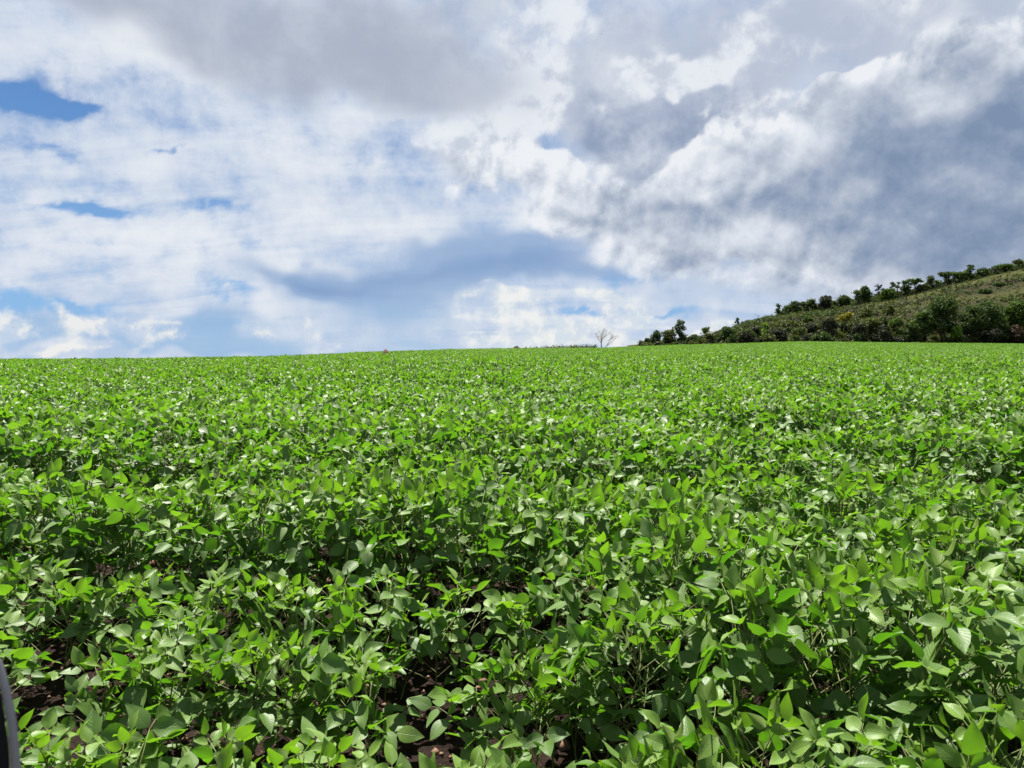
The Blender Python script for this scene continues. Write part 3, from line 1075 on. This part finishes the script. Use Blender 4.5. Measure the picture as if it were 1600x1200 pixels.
def plant_tree(name, label, cat, group, x, y, z, H, W, style, leafmat, seed, barkmat=None):
    rng = np.random.default_rng(seed)
    o = bpy.data.objects.new(name, None)
    COL.objects.link(o)
    o.location = (x, y, z)
    tag(o, label, cat, group)
    V, Fc, T = [], [], []
    tv, tf = [], []
    spec = {   # trunk share, clumps, clump size vs width, vertical squash, leaf density
        'round': (0.20, 17, 0.23, 0.85, 0.8), 'tall': (0.20, 18, 0.24, 1.0, 0.85), 'flat': (0.40, 12, 0.20, 0.6, 0.65), 'sparse': (0.30, 11, 0.16, 0.7, 0.5),
        'bush': (0.02, 15, 0.25, 0.8, 0.85), 'slender': (0.18, 10, 0.34, 0.7, 0.7), 'tuft': (0.36, 8, 0.24, 0.6, 0.65)}[style]
    trunk, nc, cs, squash, dens = spec
    hb = H * trunk
    lean = rng.normal(0, 0.05, 2) * H
    tr = 0.022 * H + 0.02
    top = np.array([lean[0], lean[1], hb + 0.35 * (H - hb)])
    if style == 'bush':
        forks = 4
        for k in range(forks):
            a = rng.uniform(0, 6.28); e = np.array([math.cos(a) * W * 0.25, math.sin(a) * W * 0.25, H * 0.6])
            tube(tv, tf, [(0, 0, -0.1), e * 0.5, e], [tr * 0.7, tr * 0.5, tr * 0.2], 4)
    else:
        tube(tv, tf, [(0, 0, -0.15), (lean[0] * 0.4, lean[1] * 0.4, hb * 0.6), (lean[0] * 0.8, lean[1] * 0.8, hb), top], [tr * 1.25, tr, tr * 0.8, tr * 0.35], 5)
    for k in range(nc):
        f = (k + 0.5) / nc
        a = k * 2.4 + rng.uniform(-.5, .5)
        if style == 'bush':
            zz = H * rng.uniform(0.18, 0.86)
            rmax = 0.5 * W * math.sqrt(max(0.05, 1 - (zz / H - 0.35) ** 2 / 0.42))
        elif style in ('flat', 'tuft'):
            zz = hb + (H - hb) * rng.uniform(0.35, 0.95); rmax = 0.5 * W
        else:
            zz = hb + (H - hb) * (0.10 + 0.84 * f + rng.uniform(-.06, .06))
            t = (zz - hb) / (H - hb)
            rmax = 0.5 * W * math.sqrt(max(0.06, 1 - ((t - 0.42) / 0.62) ** 2))
        if style in ('round', 'tall', 'flat') and leafmat is not M_F['yellow'] and k > 2 and rng.random() < 0.22:
            continue                                     # gaps where the sky shows through
        cr = cs * W * rng.uniform(0.45, 1.25)
        rad = max(0, rmax - cr * 0.6) * rng.uniform(0.25, 1.0)
        c = np.array([lean[0] + math.cos(a) * rad, lean[1] + math.sin(a) * rad, min(zz, H - cr * squash * 0.8)])
        n = int(min(330, max(26, 34 * dens * cr * cr / 0.12)))
        leaf_faces(rng, c, (cr, cr, cr * squash), n, min(0.30, max(0.12, 0.16 + 0.012 * W)), V, Fc, T, rng.uniform(0.2, 0.8))
        if style != 'bush':
            s0 = np.array([lean[0] * 0.6, lean[1] * 0.6, hb * rng.uniform(0.75, 1.0)]) if rng.random() < 0.6 else top * rng.uniform(0.7, 1.0)
            mid = (s0 + c) / 2 + np.array([0, 0, -0.06 * H])
            tube(tv, tf, [s0, mid, c], [tr * 0.5, tr * 0.33, tr * 0.14], 3)
    mesh_obj("trunk", tv, tf, barkmat or M_BARK, o)
    cr_ = mesh_obj("crown", V, Fc, leafmat, o, smooth=False)
    at = cr_.data.attributes.new('tone', 'FLOAT', 'POINT')
    at.data.foreach_set('value', np.asarray(T, np.float32))
    return o


def spot_on_hill(px, q):
    x, y, z = hill_z(px_u(px), q)
    return float(x), float(y), float(z)


def top_to_height(py, y, z):
    return EYE + (Y0 - py) / F * y - z


build_hill()

# --- trees and bushes one can tell apart.  (column, q up the hill or None for the field edge, top row, width in columns, shape, leaves, name, category, label, group)
NAMED = [
    (1011, 0.05, 526, 14, 'bush', 'dark', 'bush', 'bush', "smallest dark bush at the left end of the row beyond the field", None),
    (1000, 0.05, 530.5, 7, 'bush', 'olive', 'shrub', 'bush', "tiny shrub at the very left tip of the wooded row", None),
    (1026, 0.08, 516.5, 19, 'tall', 'dark', 'tree', 'tree', "small dark two-lobed tree left of the broad flat-topped tree", None),
    (1043, 0.10, 513.5, 26, 'round', 'olive', 'tree', 'tree', "broad flat-topped olive tree beside the tall dark oval tree", None),
    (1054, 0.35, 509, 12, 'sparse', 'straw', 'tree', 'tree', "thin yellowish tree peeping out behind the broad flat-topped tree", None),
    (1065, 0.12, 499.5, 22, 'tall', 'dark', 'tree', 'tree', "tall dark oval tree standing up from the left end of the wooded row", None),
    (1085, 0.06, 519, 26, 'bush', 'dark', 'bush', 'bush', "wide dark rounded bush just right of the tall dark oval tree", None),
    (1105, 0.25, 506, 17, 'tuft', 'green', 'tree', 'tree', "small tree with two flat leafy tufts above the dark bushes", None),
    (1110, 0.08, 518, 18, 'bush', 'olive', 'bush', 'bush', "olive bush under the tree with two flat tufts", None),
    (1133, 0.12, 506.5, 32, 'bush', 'dark', 'bush', 'bush', "broad dark green bush at the left foot of the hill slope", None),
    (1151, 0.90, 496, 9, 'sparse', 'green', 'sapling', 'tree', "sparse pale sapling against the sky at the left end of the grassy ridge", None),
    (1165, 0.03, 519, 26, 'bush', 'grey', 'bush', 'bush', "low dark grey bush below the sparse pale sapling", None),
    (1192, 0.10, 503.5, 13, 'tall', 'lime', 'tree', 'tree', "bright lime green small tree on the lower left slope", None),
    (1214, 0.05, 514, 30, 'bush', 'grey', 'bush', 'bush', "grey-green bush just right of the lime green small tree", None),
    (1216, 0.96, 473.5, 10, 'slender', 'dark', 'tree', 'tree', "slender dark tree, first on the ridge from the left", None),
    (1229, 0.98, 477, 16, 'round', 'dark', 'tree', 'tree', "low dark tree next to the slender first tree of the ridge", None),
    (1242, 0.97, 470, 20, 'round', 'dark', 'tree', 'tree', "dark tree with ragged top, third on the ridge from the left", None),
    (1254, 0.98, 470.5, 18, 'flat', 'dark', 'tree', 'tree', "dark flat tree, fourth on the ridge from the left", None),
    (1267, 0.97, 467.5, 20, 'round', 'dark', 'tree', 'tree', "dark green tree just left of the round brownish tree of the ridge", None),
    (1289, 0.92, 461, 26, 'round', 'grey', 'tree', 'tree', "large round grey-brown tree on the left part of the ridge", None),
    (1302, 0.98, 470, 12, 'tuft', 'olive', 'tree', 'tree', "small olive tree close right of the round grey-brown tree", None),
    (1318, 0.95, 461.5, 20, 'round', 'dark', 'tree', 'tree', "dark ridge tree directly above the yellow flowering tree", None),
    (1339, 0.97, 453.5, 14, 'slender', 'dark', 'tree', 'tree', "narrow dark ridge tree right of the one above the yellow tree", None),
    (1352, 0.96, 447, 18, 'tall', 'dark', 'tree', 'tree', "dark pointed ridge tree with layered top", None),
    (1372, 0.97, 443, 18, 'sparse', 'grey', 'tree', 'tree', "grey thin-leaved ridge tree right of the dark pointed one", None),
    (1384, 0.93, 452, 24, 'round', 'green', 'tree', 'tree', "green bushy ridge tree below the grey thin-leaved one", None),
    (1393, 0.98, 441, 12, 'tuft', 'dark', 'tree', 'tree', "small tufted dark ridge tree, left of a pair", None),
    (1402, 0.98, 439.5, 12, 'tuft', 'dark', 'tree', 'tree', "small tufted dark ridge tree, right of a pair", None),
    (1413, 0.96, 437.5, 18, 'round', 'dark', 'tree', 'tree', "dense dark round ridge tree at mid-ridge", None),
    (1427, 0.97, 436, 22, 'flat', 'green', 'tree', 'tree', "spreading green ridge tree right of the dense dark round one", None),
    (1440, 0.95, 444, 20, 'round', 'olive', 'tree', 'tree', "low olive ridge tree left of the tall spire-shaped tree", None),
    (1452, 0.96, 429, 13, 'slender', 'dark', 'tree', 'tree', "dark spire-shaped tree rising above the middle of the ridge", None),
    (1461, 0.96, 438, 14, 'tuft', 'green', 'tree', 'tree', "short tufted tree leaning on the spire-shaped tree's right side", None),
    (1473, 0.97, 425.5, 24, 'flat', 'dark', 'tree', 'tree', "wide umbrella-topped ridge tree right of the spire-shaped tree", None),
    (1488, 0.97, 425, 22, 'flat', 'green', 'tree', 'tree', "second umbrella-topped ridge tree, left of the high-topped tree", None),
    (1501, 0.96, 424, 22, 'sparse', 'green', 'tree', 'tree', "airy green ridge tree beside the high-topped tree", None),
    (1513, 0.97, 413.5, 15, 'slender', 'dark', 'tree', 'tree', "high-topped dark tree, tallest on the right part of the ridge", None),
    (1534, 0.96, 419.5, 22, 'round', 'dark', 'tree', 'tree', "compact dark round tree right of the high-topped tree", None),
    (1548, 0.97, 419, 16, 'sparse', 'grey', 'tree', 'tree', "thin grey ridge tree between the compact and the wide tree", None),
    (1564, 0.97, 413.5, 30, 'flat', 'green', 'tree', 'tree', "wide green ridge tree near the right end of the ridge", None),
    (1584, 0.98, 405.5, 18, 'flat', 'olive', 'tree', 'tree', "thin flat-topped tree, second from the right on the ridge", None),
    (1597, 0.98, 408, 14, 'round', 'dark', 'tree', 'tree', "dark tree at the right edge of the picture on the ridge", None),
    # on and below the slope
    (1316, 0.14, 488, 24, 'flat', 'yellow', 'tree', 'tree', "yellow flowering tree in the thicket at the foot of the hill", None),
    (1294, 0.05, 495, 32, 'bush', 'grey', 'bush', 'bush', "large grey-green bush left of the yellow flowering tree", None),
    (1338, 0.03, 504, 30, 'bush', 'grey', 'bush', 'bush', "grey bush right under the yellow flowering tree", None),
    (1364, 0.06, 490, 34, 'bush', 'olive', 'bush', 'bush', "tall olive bush between the yellow tree and the light-topped tree", None),
    (1378, 0.02, 506, 30, 'bush', 'grey', 'bush', 'bush', "lower grey bush in front of the tall olive bush", None),
    (1400, 0.04, 496, 28, 'round', 'green', 'tree', 'tree', "green light-topped small tree at the middle of the field edge", None),
    (1422, 0.03, 500, 26, 'bush', 'dark', 'bush', 'bush', "dark bush between the light-topped tree and the big dark tree", None),
    (1440, 0.05, 486, 34, 'round', 'green', 'tree', 'tree', "mid-green tree leaning against the big dark tree's left side", None),
    (1472, 0.04, 461.5, 56, 'tall', 'dark', 'tree', 'tree', "big dark tree, tallest along the field edge", None),
    (1494, 0.01, 509, 22, 'bush', 'lime', 'bush', 'bush', "light green young bush between the two biggest dark trees", None),
    (1508, 0.06, 488, 36, 'bush', 'dark', 'bush', 'bush', "dark thicket bush filling the gap right of the big dark tree", None),
    (1536, 0.05, 470.5, 58, 'round', 'dark', 'tree', 'tree', "second biggest dark tree, broad and round, near the right end of the field edge", None),
    (1562, 0.03, 492, 36, 'bush', 'green', 'bush', 'bush', "green bush right of the broad round dark tree", None),
    (1585, 0.06, 470, 44, 'round', 'green', 'tree', 'tree', "large green tree at the right end of the field edge", None),
    (1590, 0.01, 507, 34, 'bush', 'brown', 'bush', 'bush', "reddish brown bush in the right corner of the thicket", None),
    (1548, 0.01, 510, 30, 'bush', 'grey', 'bush', 'bush', "grey bush at the foot of the broad round dark tree", None),
    (1618, 0.05, 474, 46, 'round', 'dark', 'tree', 'tree', "dark tree cut by the right edge of the picture", None),
    # loose shrubs on the open slope
    (1238, 0.33, 501, 18, 'bush', 'olive', 'shrub', 'bush', "olive shrub on the open slope left of the yellow tree", None),
    (1262, 0.42, 495.5, 20, 'bush', 'dark', 'shrub', 'bush', "dark shrub on the slope below the ridge's third tree", None),
    (1352, 0.42, 480, 22, 'bush', 'olive', 'shrub', 'bush', "olive shrub on the slope up right of the yellow tree", None),
    (1389, 0.42, 476, 20, 'bush', 'olive', 'shrub', 'bush', "rounded shrub on the bare brownish slope left of the big dark tree", None),
    (1536, 0.55, 452, 24, 'bush', 'dark', 'shrub', 'bush', "dark shrub high on the slope above the broad round dark tree", None),
    (1560, 0.62, 446, 26, 'bush', 'dark', 'shrub', 'bush', "dark green shrub on the upper slope, left of the last slope shrub", None),
    (1590, 0.62, 440, 26, 'bush', 'olive', 'shrub', 'bush', "olive shrub on the upper slope at the right edge", None),
]


def build_trees():
    for k, (px, q, top, wpx, style, lm, name, cat, label, group) in enumerate(NAMED):
        x, y, z = spot_on_hill(px, q)
        H = max(0.8, top_to_height(top, y, z))
        plant_tree(name, label, cat, group, x, y, z - 0.1, H, wpx / F * y, style, M_F[lm], 4000 + k)
    # the thicket at the foot of the hill: bushes alike
    rng = np.random.default_rng(9)
    px = 1001.0
    while px < 1650:
        px += rng.uniform(5, 10)
        q = rng.uniform(0.0, 0.03) if rng.random() < 0.5 else rng.uniform(0.06, 0.26)
        x, y, z = spot_on_hill(px, q)
        hgt = rng.uniform(1.3, 2.9) if px > 1120 else rng.uniform(0.8, 1.5)
        lm = rng.choice(['grey', 'olive', 'grey', 'olive', 'dark', 'dark'])
        plant_tree('bush', "low scrubby bush in the grey-green thicket along the foot of the hill", 'bush', "scrubby bushes in the thicket at the foot of the hill",
                   x, y, z - 0.05, hgt, rng.uniform(2.0, 3.2), 'bush', M_F[lm], 6000 + int(px))
    # small ridge trees alike, filling the skyline
    px = 1225.0
    while px < 1640:
        px += rng.uniform(3.8, 7.5)
        q = rng.uniform(0.98, 1.10)
        x, y, z = spot_on_hill(px, q)
        plant_tree('tree', "small scrubby tree filling a gap between the bigger trees of the ridge", 'tree', "small scrubby trees along the ridge",
                   x, y, z - 0.1, rng.uniform(1.4, 3.8), rng.uniform(2.0, 4.0), rng.choice(['bush', 'tuft', 'sparse', 'round']), M_F[rng.choice(['dark', 'olive', 'green', 'green', 'grey'])], 7000 + int(px))


build_trees()


def build_scrub():
    """Low scrub and grass on the slope and along the edge of the field: past counting."""
    rng = np.random.default_rng(21)
    for name, mats, n in (("scrub", ['olive', 'grey', 'dark', 'brown'], 17000), ("grass", ['straw', 'green'], 5200)):
        V, Fc, T, MI = [], [], [], []
        for k in range(n):
            u = rng.uniform(0.172, 0.78); q = rng.uniform(0.0, 1.02)
            ledge = name == "scrub" and k % 9 == 0              # the dark line of scrub under the grassy brow
            if ledge:
                u = rng.uniform(0.285, 0.43); q = 0.70 - (u - 0.285) * 0.7 + rng.normal(0, 0.012)
            brow = name == "scrub" and k % 5 == 1               # undergrowth between the trees of the ridge
            if brow:
                u = rng.uniform(0.36, 0.74); q = rng.uniform(0.955, 1.05)
            if name == "grass" and k % 4 == 0:
                q = rng.uniform(-0.012, 0.012)
            x, y, z = (float(v) for v in hill_z(u, q))
            gr = float(grassy_at(np.array(u), np.array(q), np.array(x), np.array(y)))
            if name == "scrub":
                dens = 0.36 + 0.9 * max(0.0, 0.5 - q) + 0.9 * float(fbm(x / 7, y / 7, 3, 0.5, 401)) + (0.6 if abs(q - 0.62) < 0.05 and u < 0.45 else 0)
                if not ledge and not brow and (rng.random() > dens or (gr > 0.5 and rng.random() < 0.7)):
                    continue
                r = rng.lognormal(-0.75, 0.4) * (1.9 if brow else 1)
                mi = 2 if ledge else int(rng.choice(3)) if brow else int(rng.choice(4, p=[0.4, 0.22, 0.25, 0.13]))
                b = len(Fc)
                leaf_faces(rng, np.array([x, y, z + r * 0.45]), (r, r, r * 0.7), 26 if brow else 16, 0.22, V, Fc, T, rng.uniform(0.1, 0.8))
            else:
                if gr < 0.3 and q > 0.03 and rng.random() < 0.6:
                    continue
                r = rng.uniform(0.25, 0.5)
                mi = 0 if rng.random() < 0.75 else 1
                b = len(Fc)
                for j in range(7):
                    a = rng.uniform(0, 6.28); l = rng.uniform(0.3, 0.75) * (1.0 if q > 0.03 else 1.25)
                    px_, py_ = x + rng.normal(0, r), y + rng.normal(0, r)
                    bb = len(V)
                    dx, dy = math.cos(a), math.sin(a)
                    V.extend([(px_ - dx * .05, py_ - dy * .05, z - .05), (px_ + dx * .05, py_ + dy * .05, z - .05), (px_ + dy * l * .4, py_ - dx * l * .4, z + l)])
                    Fc.append((bb, bb + 1, bb + 2))
                    t = float(np.clip(rng.normal(0.5, 0.25), 0, 1)); T.extend([t, t, t])
            MI.extend([mi] * (len(Fc) - b))
        o = mesh_obj(name, V, Fc, None, None, smooth=False)
        for m_ in mats:
            o.data.materials.append(M_F[m_])
        o.data.polygons.foreach_set('material_index', MI)
        at = o.data.attributes.new('tone', 'FLOAT', 'POINT')
        at.data.foreach_set('value', np.asarray(T, np.float32))
        tag(o, kind='stuff')


build_scrub()


# ------------------------------------------------------------------ small things on the skyline
def build_bare_tree():
    u = px_u(940); y = 131.0; x = u * y; z = float(soil(x, y))
    H = top_to_height(508.5, y, z)
    rng = random.Random(31)
    o = bpy.data.objects.new("bare_tree", None); COL.objects.link(o)
    o.location = (x, y, z - 0.05)
    tag(o, "leafless grey tree standing alone on the field's skyline", "tree")
    tv, tf, bv, bf = [], [], [], []

    def grow_branch(p, d, length, rad, depth, V, Fc):
        pts = [p]; q = p.copy(); dd = d.copy()
        for s in range(3):
            dd = (dd + Vector((rng.gauss(0, .13), rng.gauss(0, .13), rng.gauss(0.05, .08)))).normalized()
            q = q + dd * (length / 3); pts.append(q.copy())
        tube(V, Fc, pts, [rad, rad * .85, rad * .7, rad * .55], 4)
        if depth == 0:
            return
        for s in range(3 if depth > 1 else 4):
            t = rng.uniform(0.45, 1.0)
            i = min(2, int(t * 3)); f = t * 3 - i
            sp = pts[i].lerp(pts[i + 1], min(1, f))
            nd = (dd * 0.9 + Vector((rng.gauss(0, .55), rng.gauss(0, .55), rng.gauss(.12, .25)))).normalized()
            grow_branch(sp, nd, length * rng.uniform(.5, .75), rad * .58, depth - 1, bv, bf)

    crop = 0.5
    for (dx, dy, dz, L, r) in ((-.16, .05, 1, .60, .085), (.10, -.1, 1, .62, .075), (.75, .1, .72, .55, .065)):
        grow_branch(Vector((0, 0, crop * 0.6)), Vector((dx, dy, dz)).normalized(), (H - crop) * L, r, 3, tv, tf)
    tube(tv, tf, [(0, 0, -.1), (0.01, 0, crop * .4), (0, 0, crop * .7)], [.13, .105, .09], 6)
    mesh_obj("trunk", tv, tf, M_BARE, o)
    mesh_obj("crown", bv, bf, M_BARE, o)


build_bare_tree()


def lump(name, label, cat, px0, px1, top, y, mat, seed):
    xa, xb = px_u(px0) * y, px_u(px1) * y
    cx = (xa + xb) / 2; w = xb - xa
    z0 = float(soil(cx, y))
    H = EYE + (Y0 - top) / F * y - z0
    n, m = 25, 9
    V = []
    for i in range(n):
        for j in range(m):
            a = -1 + 2 * i / (n - 1); b = -1 + 2 * j / (m - 1)
            r = max(0.0, 1 - a * a) ** 0.6 * max(0.0, 1 - b * b) ** 0.6
            X = cx + a * w / 2; Yv = y + b * max(0.8, w * 0.28)
            h = float(fbm(X * 1.9, Yv * 1.9, 3, 0.6, seed))
            V.append((X, Yv, float(soil(X, Yv)) - 0.05 + H * r * (1 + 0.6 * h)))
    Fc = [(i * m + j, (i + 1) * m + j, (i + 1) * m + j + 1, i * m + j + 1) for i in range(n - 1) for j in range(m - 1)]
    o = mesh_obj(name, V, Fc, mat)
    tag(o, label, cat)


M_MOUND = plain("bare_red_earth", (0.052, 0.026, 0.016), 0.95, 0.1, 0.4, 2.0)
lump("termite_mound", "small red-brown earth mound on the skyline left of centre", "mound", 594, 609, 545.2, 58, M_MOUND, 71)
lump("brush_pile", "low dark reddish brush heap on the skyline left of the bare tree", "brush heap", 796, 818, 541.8, 104, plain("dry_brush", (0.032, 0.020, 0.015), 0.95, 0.1, 0.5, 2.0), 72)


def build_hedge():
    """The low strip of dark growth along the skyline between the brush heap and the bare tree."""
    rng = np.random.default_rng(44)
    o = bpy.data.objects.new("hedge", None); COL.objects.link(o)
    y0 = 136.0
    x0 = px_u(872) * y0
    o.location = (x0, y0, float(soil(x0, y0)))
    tag(o, "thin low strip of dark growth on the skyline just left of the bare tree", "hedge")
    V, Fc, T, tv, tf = [], [], [], [], []
    for px in np.arange(818, 932, 0.9):
        y = y0 + rng.normal(0, 1.2); x = px_u(px) * y
        z = float(soil(x, y))
        sky = np.interp(px_u(px), _SU, _SS) * y + EYE
        h = max(0.35, sky + (2.8 / F) * y - z) * rng.uniform(0.85, 1.1) * (0.9 if px < 860 else 1)
        c = np.array([x, y, z + h * 0.62]) - np.array(o.location)
        leaf_faces(rng, c, (0.32, 0.5, h * 0.40), 30, 0.11, V, Fc, T, rng.uniform(0.1, 0.6))
        tube(tv, tf, [(c[0], c[1], z - o.location.z - .05), tuple(c)], [.02, .01], 3)
    cr = mesh_obj("foliage", V, Fc, M_F['olive'], o, smooth=False)
    at = cr.data.attributes.new('tone', 'FLOAT', 'POINT'); at.data.foreach_set('value', np.asarray(T, np.float32))
    mesh_obj("stem", tv, tf, M_BARK, o)


build_hedge()


def build_bird(px, py, dist, span, label, roll):
    a, e = azel(px, py)
    V, Fc = [], []
    tube(V, Fc, [(0, -.5, 0), (0, -.36, .01), (0, -.1, .02), (0, .18, .015), (0, .38, .03), (0, .5, .02)], [.005, .05, .085, .075, .045, .01], 7)
    for s in (-1, 1):
        b = len(V)
        V += [(s * .05, .16, .03), (s * .05, -.14, .03), (s * .5, -.10, .20), (s * .5, .20, .21), (s * 1.0, -.10, .10), (s * .98, .04, .11),
              (s * .05, .16, .015), (s * .05, -.14, .02), (s * .5, -.10, .19), (s * .5, .20, .195), (s * 1.0, -.10, .095), (s * .98, .04, .10)]
        Fc += [(b, b + 1, b + 2, b + 3), (b + 3, b + 2, b + 4, b + 5), (b + 6, b + 9, b + 8, b + 7), (b + 9, b + 11, b + 10, b + 8), (b, b + 3, b + 9, b + 6), (b + 3, b + 5, b + 11, b + 9), (b + 1, b + 7, b + 8, b + 2), (b + 2, b + 8, b + 10, b + 4), (b + 5, b + 4, b + 10, b + 11)]
    b = len(V)
    V += [(-.03, -.45, .0), (.03, -.45, .0), (.11, -.78, 0), (-.11, -.78, 0), (0, -.6, .02)]
    Fc += [(b, b + 1, b + 4), (b + 1, b + 2, b + 4), (b + 2, b + 3, b + 4), (b + 3, b, b + 4)]
    o = mesh_obj("bird", np.asarray(V) * span / 2, Fc, M_BIRD)
    o.location = (dist * math.cos(e) * math.sin(a), dist * math.cos(e) * math.cos(a), dist * math.sin(e) + EYE)
    o.rotation_euler = (R(8), R(roll), R(35))
    tag(o, label, "bird")


M_BIRD = plain("dark_plumage", (0.03, 0.028, 0.026), 0.8, 0.2)
build_bird(22, 512.5, 75, 0.42, "tiny dark bird gliding low over the skyline at the far left", 4)
build_bird(941, 54, 90, 0.26, "speck of a dark bird high in the clouds above centre", -10)


# ------------------------------------------------------------------ the car the picture was taken from: its mirror shows at the lower left
def build_car():
    o = bpy.data.objects.new("car", None); COL.objects.link(o)
    o.location = (-0.15, -0.7, 0.0)
    base = Vector(o.location)
    tag(o, "dark car whose grey-rimmed mirror shows at the bottom left corner", "car")
    black = plain("black_plastic", (0.018, 0.018, 0.019), 0.45, 0.4, 0.1)
    grey = plain("grey_trim", (0.24, 0.235, 0.235), 0.35, 0.5, 0.08, 3.0, 0.0)
    paint = plain("dark_paint", (0.03, 0.032, 0.036), 0.25, 0.5, 0.05)

    def superloft(name, rings, mat, parent, offset, n=40, ex=3.0):
        V, Fc = [], []
        for (cx, yy, cz, rx, rz) in rings:
            for k in range(n):
                t = 2 * math.pi * k / n
                c, s = math.cos(t), math.sin(t)
                V.append((cx + rx * math.copysign(abs(c) ** (2 / ex), c) - offset[0], yy - offset[1], cz + rz * math.copysign(abs(s) ** (2 / ex), s) - offset[2]))
        for j in range(len(rings) - 1):
            for k in range(n):
                Fc.append((j * n + k, j * n + (k + 1) % n, (j + 1) * n + (k + 1) % n, (j + 1) * n + k))
        Fc.append(tuple(range(n - 1, -1, -1))); Fc.append(tuple((len(rings) - 1) * n + k for k in range(n)))
        return mesh_obj(name, V, Fc, mat, parent)

    cx, cz = -0.3990, EYE - 0.276
    housing = superloft("mirror", [(cx, .442, cz, .097, .142), (cx - .004, .452, cz, .092, .137), (cx - .045, .50, cz, .092, .138), (cx - .085, .55, cz, .08, .12), (cx - .12, .585, cz, .05, .08), (cx - .13, .595, cz, .02, .03)], black, o, base)
    # the pale rim round the mirror glass, a closed ring
    V, Fc = [], []
    n = 48
    prof = [(.1010, .1460, .438), (.1032, .1482, .4365), (.1055, .1505, .439), (.0990, .1440, .447), (.0900, .1350, .452)]
    for (rx, rz, yy) in prof:
        for k in range(n):
            t = 2 * math.pi * k / n; c, s = math.cos(t), math.sin(t)
            V.append((cx + rx * math.copysign(abs(c) ** (2 / 3), c) - base.x, yy - base.y, cz + rz * math.copysign(abs(s) ** (2 / 3), s) - base.z))
    m = len(prof)
    for j in range(m):
        for k in range(n):
            Fc.append((j * n + k, j * n + (k + 1) % n, ((j + 1) % m) * n + (k + 1) % n, ((j + 1) % m) * n + k))
    mesh_obj("rim", V, Fc, grey, housing)
    V, Fc = [], []
    tube(V, Fc, [(cx - base.x, .50 - base.y, cz - .11), (cx - .01 - base.x, .42 - base.y, cz - .19), (cx - base.x, .14 - base.y, cz - .24)], [.03, .03, .035], 10)
    mesh_obj("mirror_arm", V, Fc, black, o)
    door = superloft("door", [(-0.15, .06, .72, .80, .33), (-0.15, .10, .72, .82, .35), (-0.15, .14, .70, .82, .34), (-0.15, .155, .68, .76, .28)], paint, o, base, 48, 6.0)


build_car()
